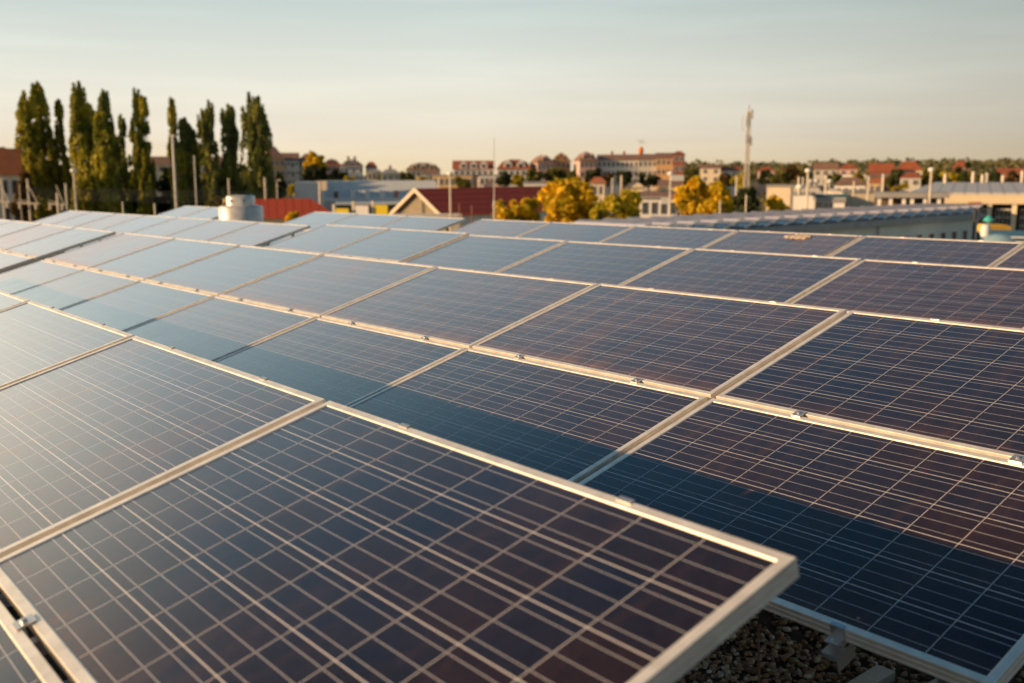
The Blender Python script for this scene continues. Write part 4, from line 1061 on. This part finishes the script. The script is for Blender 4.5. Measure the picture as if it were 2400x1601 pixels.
# box on the cream post
p = at(760, 435, 95); b = MB(); s = 95 / FPX; b.box(-6 * s, 6 * s, -.2, .3, -11 * s, 11 * s); b.box(-22 * s, -6 * s, .0, .1, 8 * s, 10 * s)
o = b.build('transformer_box', BARGE, None, loc=p); o.rotation_euler = (0, 0, FACE); tag(o, 'cream box hung beside the post before the blue hall', 'transformer box')
for X, Y, w, h, lab in ((1588, 417, 30, 13, 'upper white sign board right of the lamp post'), (1559, 471, 18, 14, 'lower white sign board left of the lamp post')):
    p = at(X, Y, 91); s = 91 / FPX; b = MB(); b.box(-w / 2 * s, w / 2 * s, 0, .1, -h / 2 * s, h / 2 * s); o = b.build('sign_board', WHITE, None, loc=p); o.rotation_euler = (0, 0, FACE); tag(o, lab, 'sign board')
# crossarms on the left posts
for X0, X1, Y, D, lab in ((40, 92, 477, 59.6, 'horizontal crossarm with insulators on the tall sunlit post'), (-20, 23, 473, 59.6, 'crossarm on the post at the left edge'), (113, 152, 479, 59.6, 'crossarm reaching from the paired posts')):
    a_, c_ = at(X0, Y - 1, D), at(X1, Y + 1, D); r = empty('crossarm', a_, 0); v = c_ - a_
    b = MB(); b.tube([(0, 0, 0), v], 0.055, 6); b.tube([(0, 0, .18), v * 0.6 + Vector((0, 0, .12))], 0.02, 5); b.build('bar', BARGE, r)
    b = MB(); b.tube([v * .55 + Vector((0, 0, 1.1)), v * 0.95], 0.025, 5); b.build('brace', BARGE, r)
    for t_ in (0.12, 0.85):
        b = MB(); b.lathe([(.04, -.35), (.09, -.3), (.05, -.22), (.09, -.15), (.04, -.05)], 8); b.build('insulator', BARGE, r, loc=v * t_)
    tag(r, lab, 'crossarm', 'railway wire crossarms')
wm = mat('wire_metal', (0.30, 0.29, 0.27), rough=0.5, metal=0.5)
for k, (Y, D) in enumerate(((441, 62), (447, 66), (453, 62), (460, 66), (466, 62))):
    b = MB(); pts = []
    for i in range(17):
        t_ = i / 16; p = at(60 + 640 * t_, Y + 8 * t_ + 4 * math.sin(PI * (t_ * 3 % 1)), D + 20 * t_); pts.append(p)
    b.tube(pts, 0.013, 4, False); o = b.build('overhead_wire', wm); tag(o, f"thin overhead wire before the poplars, {ORD[k]} from the top", 'wire', 'railway overhead wires')

# lattice mast
D = 165; S = D / FPX; p = foot(1742, D); r = empty('lattice_mast', p, FACE); H = ztop(262, 1752, D); p2 = at(1752, 406, D)
off = (p2 - Vector((p.x, p.y, p2.z))).length
MASTM = mat('mast_steel', (0.45, 0.43, 0.38), rough=0.6, var=0.1)


def half(z): return (8.2 - 4.4 * min(1, z / (H * .55)) if z < H * .55 else 3.8 - 0.6 * (z - H * .55) / (H * .45)) * S


def cxz(z): return 0.0


b = MB(); nl = 34
zs = [H * i / nl for i in range(nl + 1)]
for sx, sy in ((-1, -1), (1, -1), (1, 1), (-1, 1)):
    b = MB(); b.tube([(sx * half(z), sy * half(z), z) for z in zs[::2]], 0.07, 6); b.build('leg', MASTM, r)
b = MB()
for i in range(nl):
    z0_, z1_ = zs[i], zs[i + 1]; a0, a1 = half(z0_), half(z1_)
    for (p_, q_) in (((-1, -1), (1, -1)), ((1, -1), (1, 1)), ((1, 1), (-1, 1)), ((-1, 1), (-1, -1))):
        b.tube([(p_[0] * a0, p_[1] * a0, z0_), (q_[0] * a1, q_[1] * a1, z1_)], 0.028, 4); b.tube([(q_[0] * a0, q_[1] * a0, z0_), (p_[0] * a1, p_[1] * a1, z1_)], 0.028, 4)
b.build('bracing', MASTM, r)
b = MB(); b.tube([(0, 0, H - 1), (0, 0, H + 1.0)], 0.12, 6); b.build('top_spike', MASTM, r)
for sx, z, rad in ((0.42, H - 0.4, .35), (-0.35, H - 1.6, .35), (0.40, H - 4.6, .3), (-0.3, H - 4.2, .35)):
    b = MB(); b.box(sx - .14, sx + .14, -.55, -.3, z - .7, z + .7); b.tube([(0, -.3, z), (sx, -.3, z)], .06, 5); b.build('antenna_panel', MASTM, r)
b = MB(); b.tube([(math.cos(a_) * .3 - .75, -.3, math.sin(a_) * 1.2 + H - 1.8) for a_ in [i * .35 - 1.5 + PI for i in range(10)]], 0.06, 5); b.build('ring_antenna', MASTM, r)
tag(r, 'tall tapering steel lattice mast with antennas against the sky', 'lattice mast')
r.location = foot(1750, D)

# small things at the right end
D = 63
pole(2292, 488, 62, 9, mat('dark_pole', (0.05, 0.05, 0.05)), 'utility_pole', 'dark pole at the end of the pale blue building', 'pole')
o = MB().lathe([(0.26, 0), (0.28, .1), (0.28, .75), (0.18, .9)], 14).build('water_tank', BLUEL, None, True, loc=at(2308, 562, 60)); tag(o, 'upright pale blue tank beside the dark pole', 'tank')
b = MB(); p = at(2285, 479, 90); s = 90 / FPX; b.box(-15 * s, 15 * s, 0, .05, -6 * s, 5 * s); o = b.build('awning_banner', ORNG, None, loc=p); o.rotation_euler = (0, 0, FACE); tag(o, 'orange banner under the warehouse eaves', 'banner')
r = empty('parasol', foot(2325, 80), FACE); H = ztop(505, 2325, 80); s = 80 / FPX
b = MB(); b.lathe([(12 * s, -.45), (9 * s, -.2), (1 * s, 0)], 10); b.build('canopy', TURQ, r, loc=(0, 0, H)); b = MB(); b.tube([(0, 0, 0), (0, 0, H)], .03, 6); b.build('pole', GALV, r)
tag(r, 'turquoise parasol near the warehouse columns', 'parasol')
b = MB(); p = at(2345, 537, 78); s = 78 / FPX; b.box(-25 * s, 25 * s, 0, 2.5, -9 * s, 6 * s); b.box(-22 * s, 20 * s, .3, 2.2, 6 * s + .002, 9 * s); o = b.build('yellow_container', mat('ochre_container', (0.60, 0.38, 0.05)), None, loc=p); o.rotation_euler = (0, 0, FACE); tag(o, 'ochre yellow container below the warehouse columns', 'container')
o = b = MB()
# bottom-right curved roof
r = empty('barrel_roof_shed', foot(2350, 46), FACE - 0.45); s = 46 / FPX; zt_ = ztop(553, 2350, 46)
b = MB(); vs = []; n = 14
for y in (0, 2):
    for i in range(n + 1):
        a_ = PI * i / n; vs.append((-math.cos(a_) * 46 * s, y, zt_ - 0.75 + math.sin(a_) * .75))
fs = [(i, i + 1, n + 2 + i, n + 1 + i) for i in range(n)] + [tuple(range(n, -1, -1)), tuple(range(n + 1, 2 * n + 2))]
b.add(vs, fs); b.build('roof', DOMEB, r, True)
b = MB(); b.box(-45 * s, 45 * s, 0.1, 1.9, 0, zt_ - .76); b.build('wall', BLUEL, r); tag(r, 'shed with a pale blue curved roof at the lower right edge', 'shed')
r = house(2345, 2500, 556, 56, 4, BLUEL, TEAL, 'shed with dark teal roof behind the curved one', 545, 'gable', 0, 0, 0, name='teal_roof_shed', cat='shed')
